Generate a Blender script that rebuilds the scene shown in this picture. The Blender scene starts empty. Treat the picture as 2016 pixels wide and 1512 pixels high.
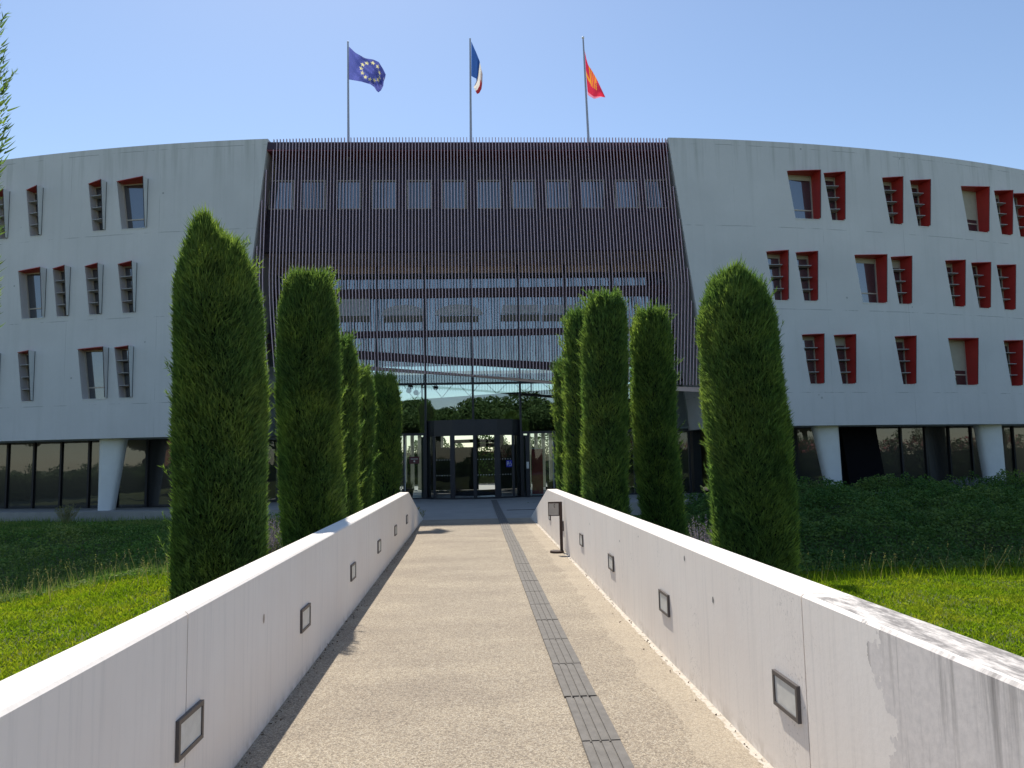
import bpy, bmesh, math, random
import numpy as np
from mathutils import Vector, Matrix
R = math.radians
rng = np.random.default_rng(7)
random.seed(7)
scene = bpy.context.scene
COL = scene.collection

# ---------------------------------------------------------------- camera
cam_d = bpy.data.cameras.new("camera")
cam = bpy.data.objects.new("camera", cam_d); COL.objects.link(cam)
PITCH, YAW, ROLL, FPX = R(5.6), R(2.77), 0.0193, 1510.0
fwd = Vector((math.sin(YAW)*math.cos(PITCH), math.cos(YAW)*math.cos(PITCH), math.sin(PITCH)))
rr = Vector((math.cos(YAW), -math.sin(YAW), 0)); uu = rr.cross(fwd)
right = rr*math.cos(ROLL) - uu*math.sin(ROLL)
up = uu*math.cos(ROLL) + rr*math.sin(ROLL)
cam.matrix_world = Matrix(((right.x, up.x, -fwd.x, 0), (right.y, up.y, -fwd.y, 0), (right.z, up.z, -fwd.z, 1.6), (0, 0, 0, 1)))
cam_d.sensor_width = 36; cam_d.lens = 36*FPX/2016
cam_d.clip_start = 0.05; cam_d.clip_end = 2000
scene.camera = cam

# ---------------------------------------------------------------- world + sun
SUN = Vector((-0.17, 0.72, 1.0))
EL = math.atan2(1.0, math.hypot(0.17, 0.72)); AZ = math.atan2(-0.17, 0.72)
world = bpy.data.worlds.new("World"); scene.world = world; world.use_nodes = True
wn = world.node_tree.nodes; wl = world.node_tree.links
sky = wn.new("ShaderNodeTexSky"); sky.sky_type = 'NISHITA'; sky.sun_disc = False
sky.sun_elevation = EL; sky.sun_rotation = AZ; sky.altitude = 50; sky.air_density = 1.0; sky.dust_density = 0.25; sky.ozone_density = 1.4
wl.new(sky.outputs[0], wn["Background"].inputs[0]); wn["Background"].inputs[1].default_value = 0.13
sd = bpy.data.lights.new("sun", 'SUN'); sd.energy = 4.5; sd.angle = R(0.5); sd.color = (1.0, 0.93, 0.82)
so = bpy.data.objects.new("sun", sd); COL.objects.link(so); so.rotation_euler = SUN.to_track_quat('Z', 'Y').to_euler()
so.location = (-10, 60, 60)
scene.view_settings.view_transform = 'Standard'; scene.view_settings.look = 'None'
scene.view_settings.gamma = 1; scene.view_settings.exposure = 0.25
scene.cycles.max_bounces = 8; scene.cycles.transparent_max_bounces = 16

# ---------------------------------------------------------------- helpers
def tag(o, label=None, cat=None, group=None, kind=None):
    if label: o["label"] = label
    if cat: o["category"] = cat
    if group: o["group"] = group
    if kind: o["kind"] = kind
    return o
def empty(name, loc=(0, 0, 0), rz=0):
    o = bpy.data.objects.new(name, None); COL.objects.link(o); o.location = loc; o.rotation_euler = (0, 0, rz)
    o.empty_display_size = 0.2
    return o
def link(name, me, parent=None, loc=None):
    o = bpy.data.objects.new(name, me); COL.objects.link(o)
    if parent: o.parent = parent
    if loc is not None: o.location = loc
    return o
def wlocal(o, parent):   # child whose mesh is in world coordinates under an unrotated parent
    o.parent = parent; o.location = -Vector(parent.location); return o
class MB:
    def __init__(s): s.v = []; s.f = []; s.m = []
    def poly(s, pts, m=0):
        b = len(s.v); s.v += [tuple(p) for p in pts]; s.f.append(tuple(range(b, b+len(pts)))); s.m.append(m); return s
    def hexa(s, p, m=0, ms=None):   # 8 points: bottom 4 ccw, top 4 ccw ; faces order bottom,top,s0(0-1),s1(1-2),s2(2-3),s3(3-0)
        b = len(s.v); s.v += [tuple(q) for q in p]
        fs = [(3, 2, 1, 0), (4, 5, 6, 7), (0, 1, 5, 4), (1, 2, 6, 5), (2, 3, 7, 6), (3, 0, 4, 7)]
        for i, f in enumerate(fs):
            s.f.append(tuple(b+k for k in f)); s.m.append(ms[i] if ms else m)
        return s
    def box(s, x0, x1, y0, y1, z0, z1, m=0, ms=None):
        return s.hexa([(x0, y0, z0), (x1, y0, z0), (x1, y1, z0), (x0, y1, z0), (x0, y0, z1), (x1, y0, z1), (x1, y1, z1), (x0, y1, z1)], m, ms)
    def tube(s, pts, rad, n=8, m=0, cap=True):
        pts = [Vector(p) for p in pts]
        rad = rad if isinstance(rad, (list, tuple)) else [rad]*len(pts)
        b = len(s.v)
        for i, p in enumerate(pts):
            d = (pts[min(i+1, len(pts)-1)]-pts[max(i-1, 0)]).normalized()
            a = d.orthogonal().normalized() if abs(d.z) < 0.99 else Vector((1, 0, 0))
            if abs(d.z) >= 0.99: a = (a-d*a.dot(d)).normalized()
            c = d.cross(a)
            for k in range(n):
                t = 2*math.pi*k/n
                s.v.append(tuple(p+(a*math.cos(t)+c*math.sin(t))*rad[i]))
        for i in range(len(pts)-1):
            for k in range(n):
                s.f.append((b+i*n+k, b+i*n+(k+1) % n, b+(i+1)*n+(k+1) % n, b+(i+1)*n+k)); s.m.append(m)
        if cap:
            s.f.append(tuple(b+k for k in reversed(range(n)))); s.m.append(m)
            s.f.append(tuple(b+(len(pts)-1)*n+k for k in range(n))); s.m.append(m)
        return s
    def mesh(s, name, mats):
        me = bpy.data.meshes.new(name); me.from_pydata(s.v, [], s.f)
        for m in (mats if isinstance(mats, (list, tuple)) else [mats]): me.materials.append(m)
        me.polygons.foreach_set("material_index", s.m); me.update()
        return me
    def build(s, name, mats, parent=None, smooth=False):
        me = s.mesh(name, mats)
        if smooth: me.polygons.foreach_set("use_smooth", [True]*len(me.polygons))
        return link(name, me, parent)
def np_mesh(name, V, F, mat, smooth=False, mi=None):   # V (n,3), F (m,k) arrays
    me = bpy.data.meshes.new(name); k = F.shape[1]
    me.vertices.add(len(V)); me.vertices.foreach_set("co", V.astype(np.float32).ravel())
    me.loops.add(F.size); me.loops.foreach_set("vertex_index", F.astype(np.int32).ravel())
    me.polygons.add(len(F)); me.polygons.foreach_set("loop_start", np.arange(0, F.size, k, dtype=np.int32))
    for m in (mat if isinstance(mat, (list, tuple)) else [mat]): me.materials.append(m)
    if mi is not None: me.polygons.foreach_set("material_index", mi.astype(np.int32))
    if smooth: me.polygons.foreach_set("use_smooth", np.ones(len(F), bool))
    me.update(calc_edges=True); me.validate()
    return me
def bevel(o, w=0.01, seg=2, ang=40):
    md = o.modifiers.new("bevel", 'BEVEL'); md.width = w; md.segments = seg; md.limit_method = 'ANGLE'; md.angle_limit = R(ang)
    return o

# ---------------------------------------------------------------- materials
class NT:
    def __init__(s, name):
        s.mat = bpy.data.materials.new(name); s.mat.use_nodes = True
        s.n = s.mat.node_tree.nodes; s.l = s.mat.node_tree.links; s.b = s.n["Principled BSDF"]; s.out = s.n["Material Output"]
    def new(s, t, **kw):
        n = s.n.new(t)
        for k, v in kw.items(): setattr(n, k, v)
        return n
    def lk(s, a, b): s.l.new(a, b)
    def co(s, scale=(1, 1, 1), kind='Object'):
        tc = s.new("ShaderNodeTexCoord"); mp = s.new("ShaderNodeMapping"); mp.inputs['Scale'].default_value = scale
        if kind == 'World':
            g = s.new("ShaderNodeNewGeometry"); s.lk(g.outputs['Position'], mp.inputs[0])
        else: s.lk(tc.outputs[kind], mp.inputs[0])
        return mp.outputs[0]
    def noise(s, vec, scale, detail=4, rough=.6):
        n = s.new("ShaderNodeTexNoise"); n.inputs['Scale'].default_value = scale; n.inputs['Detail'].default_value = detail; n.inputs['Roughness'].default_value = rough
        s.lk(vec, n.inputs['Vector']); return n.outputs['Fac']
    def ramp(s, fac, a, b, ca=(0, 0, 0, 1), cb=(1, 1, 1, 1)):
        r = s.new("ShaderNodeValToRGB"); r.color_ramp.elements[0].position = a; r.color_ramp.elements[1].position = b
        r.color_ramp.elements[0].color = ca; r.color_ramp.elements[1].color = cb
        s.lk(fac, r.inputs[0]); return r.outputs[0]
    def mix(s, fac, a, b, mode='MIX'):
        m = s.new("ShaderNodeMix", data_type='RGBA', blend_type=mode)
        for v, i in ((fac, 0), (a, 6), (b, 7)):
            if hasattr(v, 'links'): s.lk(v, m.inputs[i])
            elif i == 0: m.inputs[0].default_value = v
            else: m.inputs[i].default_value = (*v[:3], 1)
        return m.outputs[2]
    def math(s, op, a, b=0.0, c=None):
        m = s.new("ShaderNodeMath", operation=op)
        for v, i in ((a, 0), (b, 1), (c, 2)):
            if v is None: continue
            if hasattr(v, 'links'): s.lk(v, m.inputs[i])
            else: m.inputs[i].default_value = v
        return m.outputs[0]
    def bump(s, h, strength, dist=0.01):
        b = s.new("ShaderNodeBump"); b.inputs['Strength'].default_value = strength; b.inputs['Distance'].default_value = dist
        s.lk(h, b.inputs['Height']); s.lk(b.outputs[0], s.b.inputs['Normal'])
    def sep(s, vec):
        x = s.new("ShaderNodeSeparateXYZ"); s.lk(vec, x.inputs[0]); return x.outputs
def plain(name, col, rough=.6, metal=0, var=.12, scale=6, bump=0):
    t = NT(name); v = t.co()
    n = t.noise(v, scale)
    c = t.mix(t.ramp(n, .3, .7), tuple(x*(1-var) for x in col), tuple(min(1, x*(1+var)) for x in col))
    t.lk(c, t.b.inputs['Base Color']); t.b.inputs['Roughness'].default_value = rough; t.b.inputs['Metallic'].default_value = metal
    if bump: t.bump(t.noise(v, scale*12), bump)
    return t.mat
def leafy(name, dark, mid, light, transl=.35, nscale=1.6, rough=.75):
    t = NT(name); g = t.new("ShaderNodeNewGeometry"); v = t.co(kind='World')
    n = t.noise(v, nscale, 5)
    c1 = t.mix(t.ramp(g.outputs['Random Per Island'], .05, .95), dark, mid)
    f = t.math('MULTIPLY', t.ramp(n, .42, .68), t.math('POWER', g.outputs['Random Per Island'], .6))
    c = t.mix(f, c1, light)
    c = t.mix(t.math('MULTIPLY', t.ramp(t.noise(v, nscale*2.6, 4), .52, .70), .55), c, tuple(q*.55 for q in dark))  # noise patches darkened in colour to paint in shaded hollows of the foliage
    t.lk(c, t.b.inputs['Base Color']); t.b.inputs['Roughness'].default_value = rough; t.b.inputs['Specular IOR Level'].default_value = .25
    tr = t.new("ShaderNodeBsdfTranslucent"); t.lk(t.mix(.5, c, t.mix(1.0, c, (1.4, 1.5, .5), 'MULTIPLY')), tr.inputs[0])
    mx = t.new("ShaderNodeMixShader"); mx.inputs[0].default_value = transl
    t.lk(t.b.outputs[0], mx.inputs[1]); t.lk(tr.outputs[0], mx.inputs[2]); t.lk(mx.outputs[0], t.out.inputs[0])
    return t.mat
def glassmat(name, tint, refl, base=None, rough=.0, fk=.6):   # architectural sheet glass
    t = NT(name)
    gl = t.new("ShaderNodeBsdfGlossy"); gl.inputs['Roughness'].default_value = rough; gl.inputs[0].default_value = (.9, .95, 1, 1)
    v = t.co(kind='World'); bp = t.new("ShaderNodeBump"); bp.inputs['Strength'].default_value = .12; bp.inputs['Distance'].default_value = .02
    t.lk(t.noise(v, .9, 2), bp.inputs['Height']); t.lk(bp.outputs[0], gl.inputs['Normal'])
    if base is None:
        o = t.new("ShaderNodeBsdfTransparent"); o.inputs[0].default_value = (*tint, 1)
    else:
        o = t.b; t.b.inputs['Base Color'].default_value = (*base, 1); t.b.inputs['Roughness'].default_value = .3
    fr = t.new("ShaderNodeLayerWeight"); fr.inputs[0].default_value = .35
    f = t.math('MAXIMUM', t.math('MULTIPLY', fr.outputs[0], fk), refl)
    mx = t.new("ShaderNodeMixShader"); t.lk(f, mx.inputs[0]); t.lk(o.outputs[0], mx.inputs[1]); t.lk(gl.outputs[0], mx.inputs[2]); t.lk(mx.outputs[0], t.out.inputs[0])
    return t.mat

def concrete_mat():
    t = NT("facade_concrete"); v = t.co(kind='World'); x, y, z = t.sep(v)
    big = t.noise(v, .35, 5); fine = t.noise(v, 9, 6)
    c = t.mix(t.ramp(big, .3, .7), (.62, .615, .625), (.72, .71, .72))
    c = t.mix(t.math('MULTIPLY', t.ramp(fine, .35, .75), .35), c, (.64, .64, .62))
    vs = t.new("ShaderNodeMapping"); vs.inputs['Scale'].default_value = (2.2, .6, .12); t.lk(v, vs.inputs[0])
    st = t.noise(vs.outputs[0], 1.6, 5)
    topm = t.ramp(z, 0, 1); zf = t.math('MULTIPLY', t.math('SUBTRACT', z, 11.8), .4); zf = t.math('MAXIMUM', zf, .2)
    c = t.mix(t.math('MULTIPLY', t.ramp(st, .5, .78), t.math('MINIMUM', zf, .8)), c, (.42, .43, .41))
    # pour joints
    nz = t.math('MULTIPLY', t.math('SUBTRACT', t.noise(v, .8, 3), .5), .05)
    zz = t.math('ADD', t.math('SUBTRACT', z, 4.02), nz)
    md = t.math('PINGPONG', zz, 1.675)
    ln = t.math('LESS_THAN', md, .012)
    brk = t.ramp(t.noise(v, 1.3, 4), .45, .55)
    c = t.mix(t.math('MULTIPLY', t.math('MULTIPLY', ln, brk), .65), c, (.27, .28, .28))
    vx = t.math('PINGPONG', t.math('ADD', x, .9), 1.9)
    lv = t.math('LESS_THAN', vx, .012)
    c = t.mix(t.math('MULTIPLY', t.math('MULTIPLY', lv, t.ramp(t.noise(v, .7, 4), .48, .6)), .35), c, (.3, .3, .3))
    # tie holes
    vo = t.new("ShaderNodeTexVoronoi"); vo.inputs['Scale'].default_value = .8; t.lk(v, vo.inputs['Vector'])
    c = t.mix(t.math('MULTIPLY', t.math('LESS_THAN', vo.outputs[0], .035), .5), c, (.15, .16, .17))
    t.lk(c, t.b.inputs['Base Color']); t.b.inputs['Roughness'].default_value = .8
    t.bump(fine, .25, .01); return t.mat
def wall_paint():
    t = NT("white_wall_paint"); v = t.co(kind='World'); x, y, z = t.sep(v)
    n1 = t.noise(v, 1.2, 5); n2 = t.noise(v, 30, 6)
    c = t.mix(t.ramp(n1, .3, .7), (.89, .82, .75), (.93, .875, .81))
    vs = t.new("ShaderNodeMapping"); vs.inputs['Scale'].default_value = (3, 22, .9); t.lk(v, vs.inputs[0])
    st = t.noise(vs.outputs[0], 1.0, 6, .7)
    c = t.mix(t.math('MULTIPLY', t.ramp(st, .5, .78), .34), c, (.52, .50, .47))
    # crackle in patches
    ms = t.new("ShaderNodeMapping"); ms.inputs['Scale'].default_value = (1, 1, .35); t.lk(v, ms.inputs[0])
    vo = t.new("ShaderNodeTexVoronoi", feature='DISTANCE_TO_EDGE'); vo.inputs['Scale'].default_value = 38; 
    wv = t.mix(.06, ms.outputs[0], t.new("ShaderNodeTexNoise").outputs['Color']); t.lk(ms.outputs[0], vo.inputs['Vector'])
    ck = t.math('LESS_THAN', vo.outputs[0], .045)
    jy = t.math('ABSOLUTE', t.math('SUBTRACT', y, 3.63)); near = t.math('MAXIMUM', t.math('SUBTRACT', 1.0, t.math('MULTIPLY', jy, 2.2)), 0)
    pm = t.math('ADD', t.ramp(t.noise(v, 2.4, 4), .55, .66), t.math('MULTIPLY', near, t.ramp(t.noise(v, 5, 3), .38, .6)))
    ck2 = t.math('MULTIPLY', t.math('MULTIPLY', ck, pm), t.ramp(t.noise(v, 60, 3), .45, .6))
    rightside = t.math('GREATER_THAN', x, 0)
    c = t.mix(t.math('MULTIPLY', t.math('MULTIPLY', ck2, rightside), .55), c, (.30, .28, .26))
    # bare weathered patch of the right wall nearest the viewer
    edge = t.math('ADD', y, t.math('MULTIPLY', t.math('SUBTRACT', t.noise(v, 3, 6), .5), .8))
    bare = t.math('MULTIPLY', t.math('LESS_THAN', edge, 2.90), rightside)
    vt = t.new("ShaderNodeMapping"); vt.inputs['Scale'].default_value = (1, 15, .7); t.lk(v, vt.inputs[0])
    s2 = t.noise(vt.outputs[0], 1.0, 7, .65)
    hz = t.math('MINIMUM', t.math('MAXIMUM', t.math('ADD', t.math('MULTIPLY', z, .9), .1), .3), 1)
    gcol = t.mix(t.math('MULTIPLY', t.ramp(s2, .49, .70), hz), (.80, .745, .70), (.20, .185, .175))
    gcol = t.mix(t.math('MULTIPLY', t.ramp(n2, .4, .7), .3), gcol, (.42, .40, .39))
    isside = t.math('LESS_THAN', z, .9495)
    c = t.mix(t.math('MULTIPLY', bare, isside), c, gcol)
    # worn top of the right wall
    vt2 = t.new("ShaderNodeMapping"); vt2.inputs['Scale'].default_value = (14, 3.5, 1); t.lk(v, vt2.inputs[0])
    s3 = t.noise(vt2.outputs[0], 1.6, 8, .72)
    tp = t.math('MULTIPLY', t.math('MULTIPLY', t.math('LESS_THAN', edge, 3.5), rightside), t.math('GREATER_THAN', z, .9495))
    tp = t.math('MULTIPLY', tp, t.math('GREATER_THAN', t.math('ADD', x, t.math('MULTIPLY', n1, .03)), 1.542))
    c = t.mix(t.math('MULTIPLY', tp, t.ramp(s3, .42, .6)), c, (.17, .155, .145))
    c = t.mix(t.math('MULTIPLY', tp, .35), c, (.40, .37, .35))
    # grime at the foot
    ft = t.math('MULTIPLY', t.ramp(z, .0, .10, (1, 1, 1, 1), (0, 0, 0, 1)), t.ramp(t.noise(v, 9, 5), .42, .62))
    c = t.mix(t.math('MULTIPLY', ft, .5), c, (.42, .36, .29))
    t.lk(c, t.b.inputs['Base Color']); t.b.inputs['Roughness'].default_value = .75
    h = t.math('ADD', n2, t.math('MULTIPLY', ck2, -.8)); t.bump(h, .22, .004); return t.mat
def floor_mat():
    t = NT("exposed_aggregate"); v = t.co(kind='World'); x, y, z = t.sep(v)
    vo = t.new("ShaderNodeTexVoronoi"); vo.inputs['Scale'].default_value = 150; t.lk(v, vo.inputs['Vector'])
    vo2 = t.new("ShaderNodeTexVoronoi"); vo2.inputs['Scale'].default_value = 85; t.lk(v, vo2.inputs['Vector'])
    hs = t.new("ShaderNodeSeparateColor"); t.lk(vo.outputs['Color'], hs.inputs[0])
    hs2 = t.new("ShaderNodeSeparateColor"); t.lk(vo2.outputs['Color'], hs2.inputs[0])
    stone = t.mix(t.ramp(hs.outputs[0], .1, .9), (.27, .22, .165), (.60, .52, .40))
    stone = t.mix(t.math('MULTIPLY', t.ramp(hs2.outputs[1], .70, .85), .5), stone, (.62, .57, .48))
    stone = t.mix(t.math('MULTIPLY', t.ramp(hs2.outputs[2], .80, .9), .6), stone, (.13, .11, .09))
    gap = t.ramp(vo.outputs[0], .38, .62)
    c = t.mix(t.math('MULTIPLY', gap, .6), stone, (.22, .18, .14))
    ms = t.new("ShaderNodeMapping"); ms.inputs['Scale'].default_value = (.7, 1.4, 1); t.lk(v, ms.inputs[0])
    big = t.noise(ms.outputs[0], 1.1, 5, .6)
    c = t.mix(t.ramp(big, .3, .72), t.mix(1.0, c, (.82, .80, .78), 'MULTIPLY'), t.mix(1.0, c, (1.12, 1.11, 1.06), 'MULTIPLY'))
    # smoother edge band + white splashes along the right wall
    nb = t.math('MULTIPLY', t.math('SUBTRACT', t.noise(v, 14, 5), .5), .07)
    xb = t.math('ADD', x, nb)
    c = t.mix(t.math('MULTIPLY', t.math('GREATER_THAN', xb, 1.455), t.ramp(t.noise(v, 22, 4), .3, .5)), c, (.66, .62, .56))
    nb2 = t.math('MULTIPLY', t.math('SUBTRACT', t.noise(v, 3, 4), .5), .35)
    c = t.mix(t.math('MULTIPLY', t.math('GREATER_THAN', t.math('ADD', x, nb2), 1.2), .35), c, (.52, .44, .33))
    for jy in (9.5, 14.6):
        d = t.math('ABSOLUTE', t.math('SUBTRACT', y, jy)); c = t.mix(t.math('MULTIPLY', t.math('LESS_THAN', d, .012), .5), c, (.25, .2, .15))
    far = t.ramp(y, 0, 1)
    t.lk(c, t.b.inputs['Base Color']); t.b.inputs['Roughness'].default_value = .85
    t.bump(t.math('SUBTRACT', 1.0, vo.outputs[0]), .55, .006); return t.mat

M = {}
M['concrete'] = concrete_mat(); M['paint'] = wall_paint(); M['floor'] = floor_mat()
M['paving'] = plain("forecourt_concrete", (.36, .34, .31), .85, var=.1, scale=1.5, bump=.2)
M['white'] = plain("column_white", (.76, .77, .76), .6, var=.04, scale=2)
M['red'] = plain("red_reveal", (.44, .030, .024), .45, var=.08, scale=2)
M['grey'] = plain("reveal_grey", (.66, .67, .66), .6, var=.05, scale=3)
M['shelf'] = plain("louvre_grey", (.42, .42, .44), .5, var=.05)
M['bronze'] = plain("window_frame_bronze", (.48, .43, .37), .45, .3, var=.05)
M['alum'] = plain("aluminium", (.55, .56, .58), .4, .5, var=.05)
M['pole'] = plain("flagpole_grey", (.45, .44, .47), .35, .3, var=.05)
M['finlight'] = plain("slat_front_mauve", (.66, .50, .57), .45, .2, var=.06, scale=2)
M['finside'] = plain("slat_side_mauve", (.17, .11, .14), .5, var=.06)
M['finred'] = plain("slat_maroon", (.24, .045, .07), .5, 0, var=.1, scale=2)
M['clad'] = plain("dark_cladding", (.040, .020, .045), .5, var=.12, scale=1.5)
M['soffit'] = plain("brown_soffit", (.62, .46, .42), .6, var=.1, scale=.7)
M['maroon'] = plain("maroon_beam", (.06, .02, .03), .5, var=.1)
M['navy'] = plain("dark_frame", (.018, .020, .030), .35, .2, var=.1)
M['dkgrey'] = plain("dark_grey_panel", (.10, .105, .12), .5, var=.08)
M['black'] = plain("matt_black", (.008, .008, .011), .9)
M['black'].node_tree.nodes["Principled BSDF"].inputs["Specular IOR Level"].default_value = .1
M['rust'] = plain("brown_steel", (.055, .032, .026), .5, .2, var=.2)
M['lens'] = plain("frosted_lens", (.66, .66, .62), .45, var=.08, scale=20)
M['tactile'] = plain("tactile_resin", (.175, .163, .148), .85, var=.2, scale=9, bump=.3)
M['cream'] = plain("cream_blind", (.42, .40, .33), .8, var=.06)
M['pale'] = plain("pale_wall", (.80, .80, .66), .8, var=.1, scale=2)
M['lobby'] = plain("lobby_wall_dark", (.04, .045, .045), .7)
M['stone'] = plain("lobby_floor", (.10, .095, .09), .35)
M['bark'] = plain("bark", (.10, .065, .045), .9, var=.3, scale=14, bump=.6)
M['soil'] = plain("soil", (.095, .115, .04), .95, var=.35, scale=1.4, bump=.6)
M['winglass'] = glassmat("window_glass", (0, 0, 0), .19, base=(.012, .013, .018))
M['darkglass'] = glassmat("ground_floor_glass", (0, 0, 0), .085, base=(.008, .009, .012), fk=.2)
M['curtain'] = glassmat("curtain_glass", (.62, .70, .68), .20)
M['doorglass'] = glassmat("door_glass", (.72, .78, .78), .035)
M['cyp'] = leafy("cypress_foliage", (.060, .115, .038), (.165, .285, .078), (.34, .44, .10), .48)
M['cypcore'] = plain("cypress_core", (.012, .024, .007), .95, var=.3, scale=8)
M['grass'] = leafy("lawn_blades", (.16, .27, .012), (.29, .41, .018), (.45, .46, .04), .5, 1.2)
M['weeds'] = leafy("bank_weeds", (.06, .15, .03), (.20, .33, .065), (.42, .42, .13), .35, .8)
M['ivy'] = leafy("bramble_leaves", (.045, .115, .026), (.12, .23, .048), (.26, .33, .08), .3, .9)
M['lav'] = leafy("lavender_flower", (.16, .12, .24), (.30, .25, .38), (.42, .38, .46), .3)
M['lavleaf'] = leafy("lavender_leaf", (.08, .11, .05), (.14, .17, .07), (.22, .24, .10), .3)
M['straw'] = leafy("straw_grass", (.20, .20, .09), (.32, .29, .14), (.42, .38, .20), .4)
M['tree'] = leafy("broadleaf_foliage", (.05, .10, .03), (.10, .17, .05), (.15, .22, .07), .25)

# ---------------------------------------------------------------- building geometry
def fY(x): return 29.2 + .0088*max(0.0, abs(x-1)-4)**2
def fN(x):
    s = .0176*max(0.0, abs(x-1)-4)*(1 if x > 1 else -1); L = math.hypot(1, s); return Vector((s/L, -1/L, 0))
H, SOF = 14.3, 2.7
def edge(z, s):   # inner edge of the concrete wings
    f = (H-z)/(H-SOF)
    return (7.86+1.45*f) if s > 0 else -(7.98+1.35*f)
YC = 32.9          # curtain wall plane
B = empty("office_building", (0, 30, 0))
tag(B, "white concrete office building with curved facade, slatted centre and red window reveals", "building")

# windows: (x px of the opening's top left corner, row z, kind)
WR = {  # right wing, (x_left_px, y_sill_px)
    'w': [(1549, 438), (1891, 460), (1681.6, 600), (1866, 761)],
    'n': [(1621, 441), (1736, 448), (1791, 451), (1956, 464), (1993, 468), (1508, 594.5), (1566, 596), (1753, 601), (1860, 606),
          (1911, 608), (1961, 610), (1578, 759), (1641, 759), (1761, 760), (1975, 761)]}
WL = {'w': [(229, 452), (35, 627), (152, 787)], 'n': [(-13, 472), (51, 466), (173, 457), (103, 622), (166, 619), (231, 615), (34, 791), (-32, 792), (224, 784)]}
def ray(x, y):
    d = fwd + right*((x-1008)/FPX) - up*((y-756)/FPX); return d/d.y
def hit(x, y):   # pixel ray against the facade surface (only used to read window positions off the photograph)
    d = ray(x, y); Y = 30.0
    for _ in range(20): Y = fY(d.x*Y)
    return d.x*Y, 1.6+d.z*Y
wins = []
ROWZ = {(0, 1): 11.10, (1, 1): 7.70, (2, 1): 4.34, (0, -1): 10.92, (1, -1): 7.55, (2, -1): 4.23}
for side, W in ((1, WR), (-1, WL)):
    for k in 'wn':
        for (px, py) in W[k]:
            row = 0 if py < 500 else (1 if py < 700 else 2)
            X, _z = hit(px, py-94); wins.append((X, ROWZ[(row, side)], k, row, px))
# a few more outside the frame so the wings stay believable from the side
for X in (-23.5, -24.6, -27.5): wins += [(X, 10.92, 'n', 0, -1), (X-1.1, 7.55, 'n', 1, -1), (X-.4, 4.23, 'n', 2, -1)]
for X in (27.5, 29.0, 30.5): wins += [(X, 11.10, 'n', 0, -1), (X-.6, 7.7, 'n', 1, -1), (X-.3, 4.34, 'n', 2, -1)]
WW, NW, WH, BX = 1.33, .80, 2.0, .27
def wing(s):
    xs = []
    zs = np.linspace(SOF, H, 7); n = 46
    V = []; T = .45
    for z in zs:
        e = edge(z, s)
        for i in range(n+1):
            x = e + (s*34-e)*i/n; V.append((x, fY(x), z))
    nf = len(V); nn = [fN(v[0]) for v in V]
    V += [(v[0]-a.x*T, v[1]-a.y*T, v[2]) for v, a in zip(V, nn)]
    F = []; w = n+1; m = len(zs)
    def q(a, b, c, d): F.append((a, b, c, d) if s > 0 else (d, c, b, a))
    for j in range(m-1):
        for i in range(n):
            a = j*w+i; q(a, a+1, a+w+1, a+w); q(nf+a+w, nf+a+w+1, nf+a+1, nf+a)
    for i in range(n):
        q(nf+i, nf+i+1, i+1, i); a = (m-1)*w+i; q(a, a+1, nf+a+1, nf+a)
    for j in range(m-1):
        a = j*w; q(nf+a, a, a+w, nf+a+w); a = j*w+n; q(a, nf+a, nf+a+w, a+w)
    me = bpy.data.meshes.new("concrete_wall"); me.from_pydata(V, [], F); me.materials.append(M['concrete'])
    o = link("concrete_wall", me)
    cb = MB()
    for (X, z, k, row, px) in wins:
        if X*s <= 0: continue
        w_ = WW if k == 'w' else NW
        nn_ = fN(X+w_/2); t = Vector((-nn_.y, nn_.x, 0)); p0 = Vector((X, fY(X), 0))
        def P(a, d, zz): return p0 + t*a - nn_*d + Vector((0, 0, zz))
        cb.hexa([P(BX, -.3, z), P(w_, -.3, z), P(w_, .9, z), P(BX, .9, z), P(0, -.3, z+WH), P(w_, -.3, z+WH), P(w_, .9, z+WH), P(0, .9, z+WH)])
    c = cb.build("cutter", M['concrete'])
    md = o.modifiers.new("b", 'BOOLEAN'); md.operation = 'DIFFERENCE'; md.object = c; md.solver = 'EXACT'
    dg = bpy.context.evaluated_depsgraph_get(); me2 = bpy.data.meshes.new_from_object(o.evaluated_get(dg))
    o.modifiers.clear(); o.data = me2; bpy.data.objects.remove(c)
    wlocal(o, B)
wing(1); wing(-1)

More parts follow.
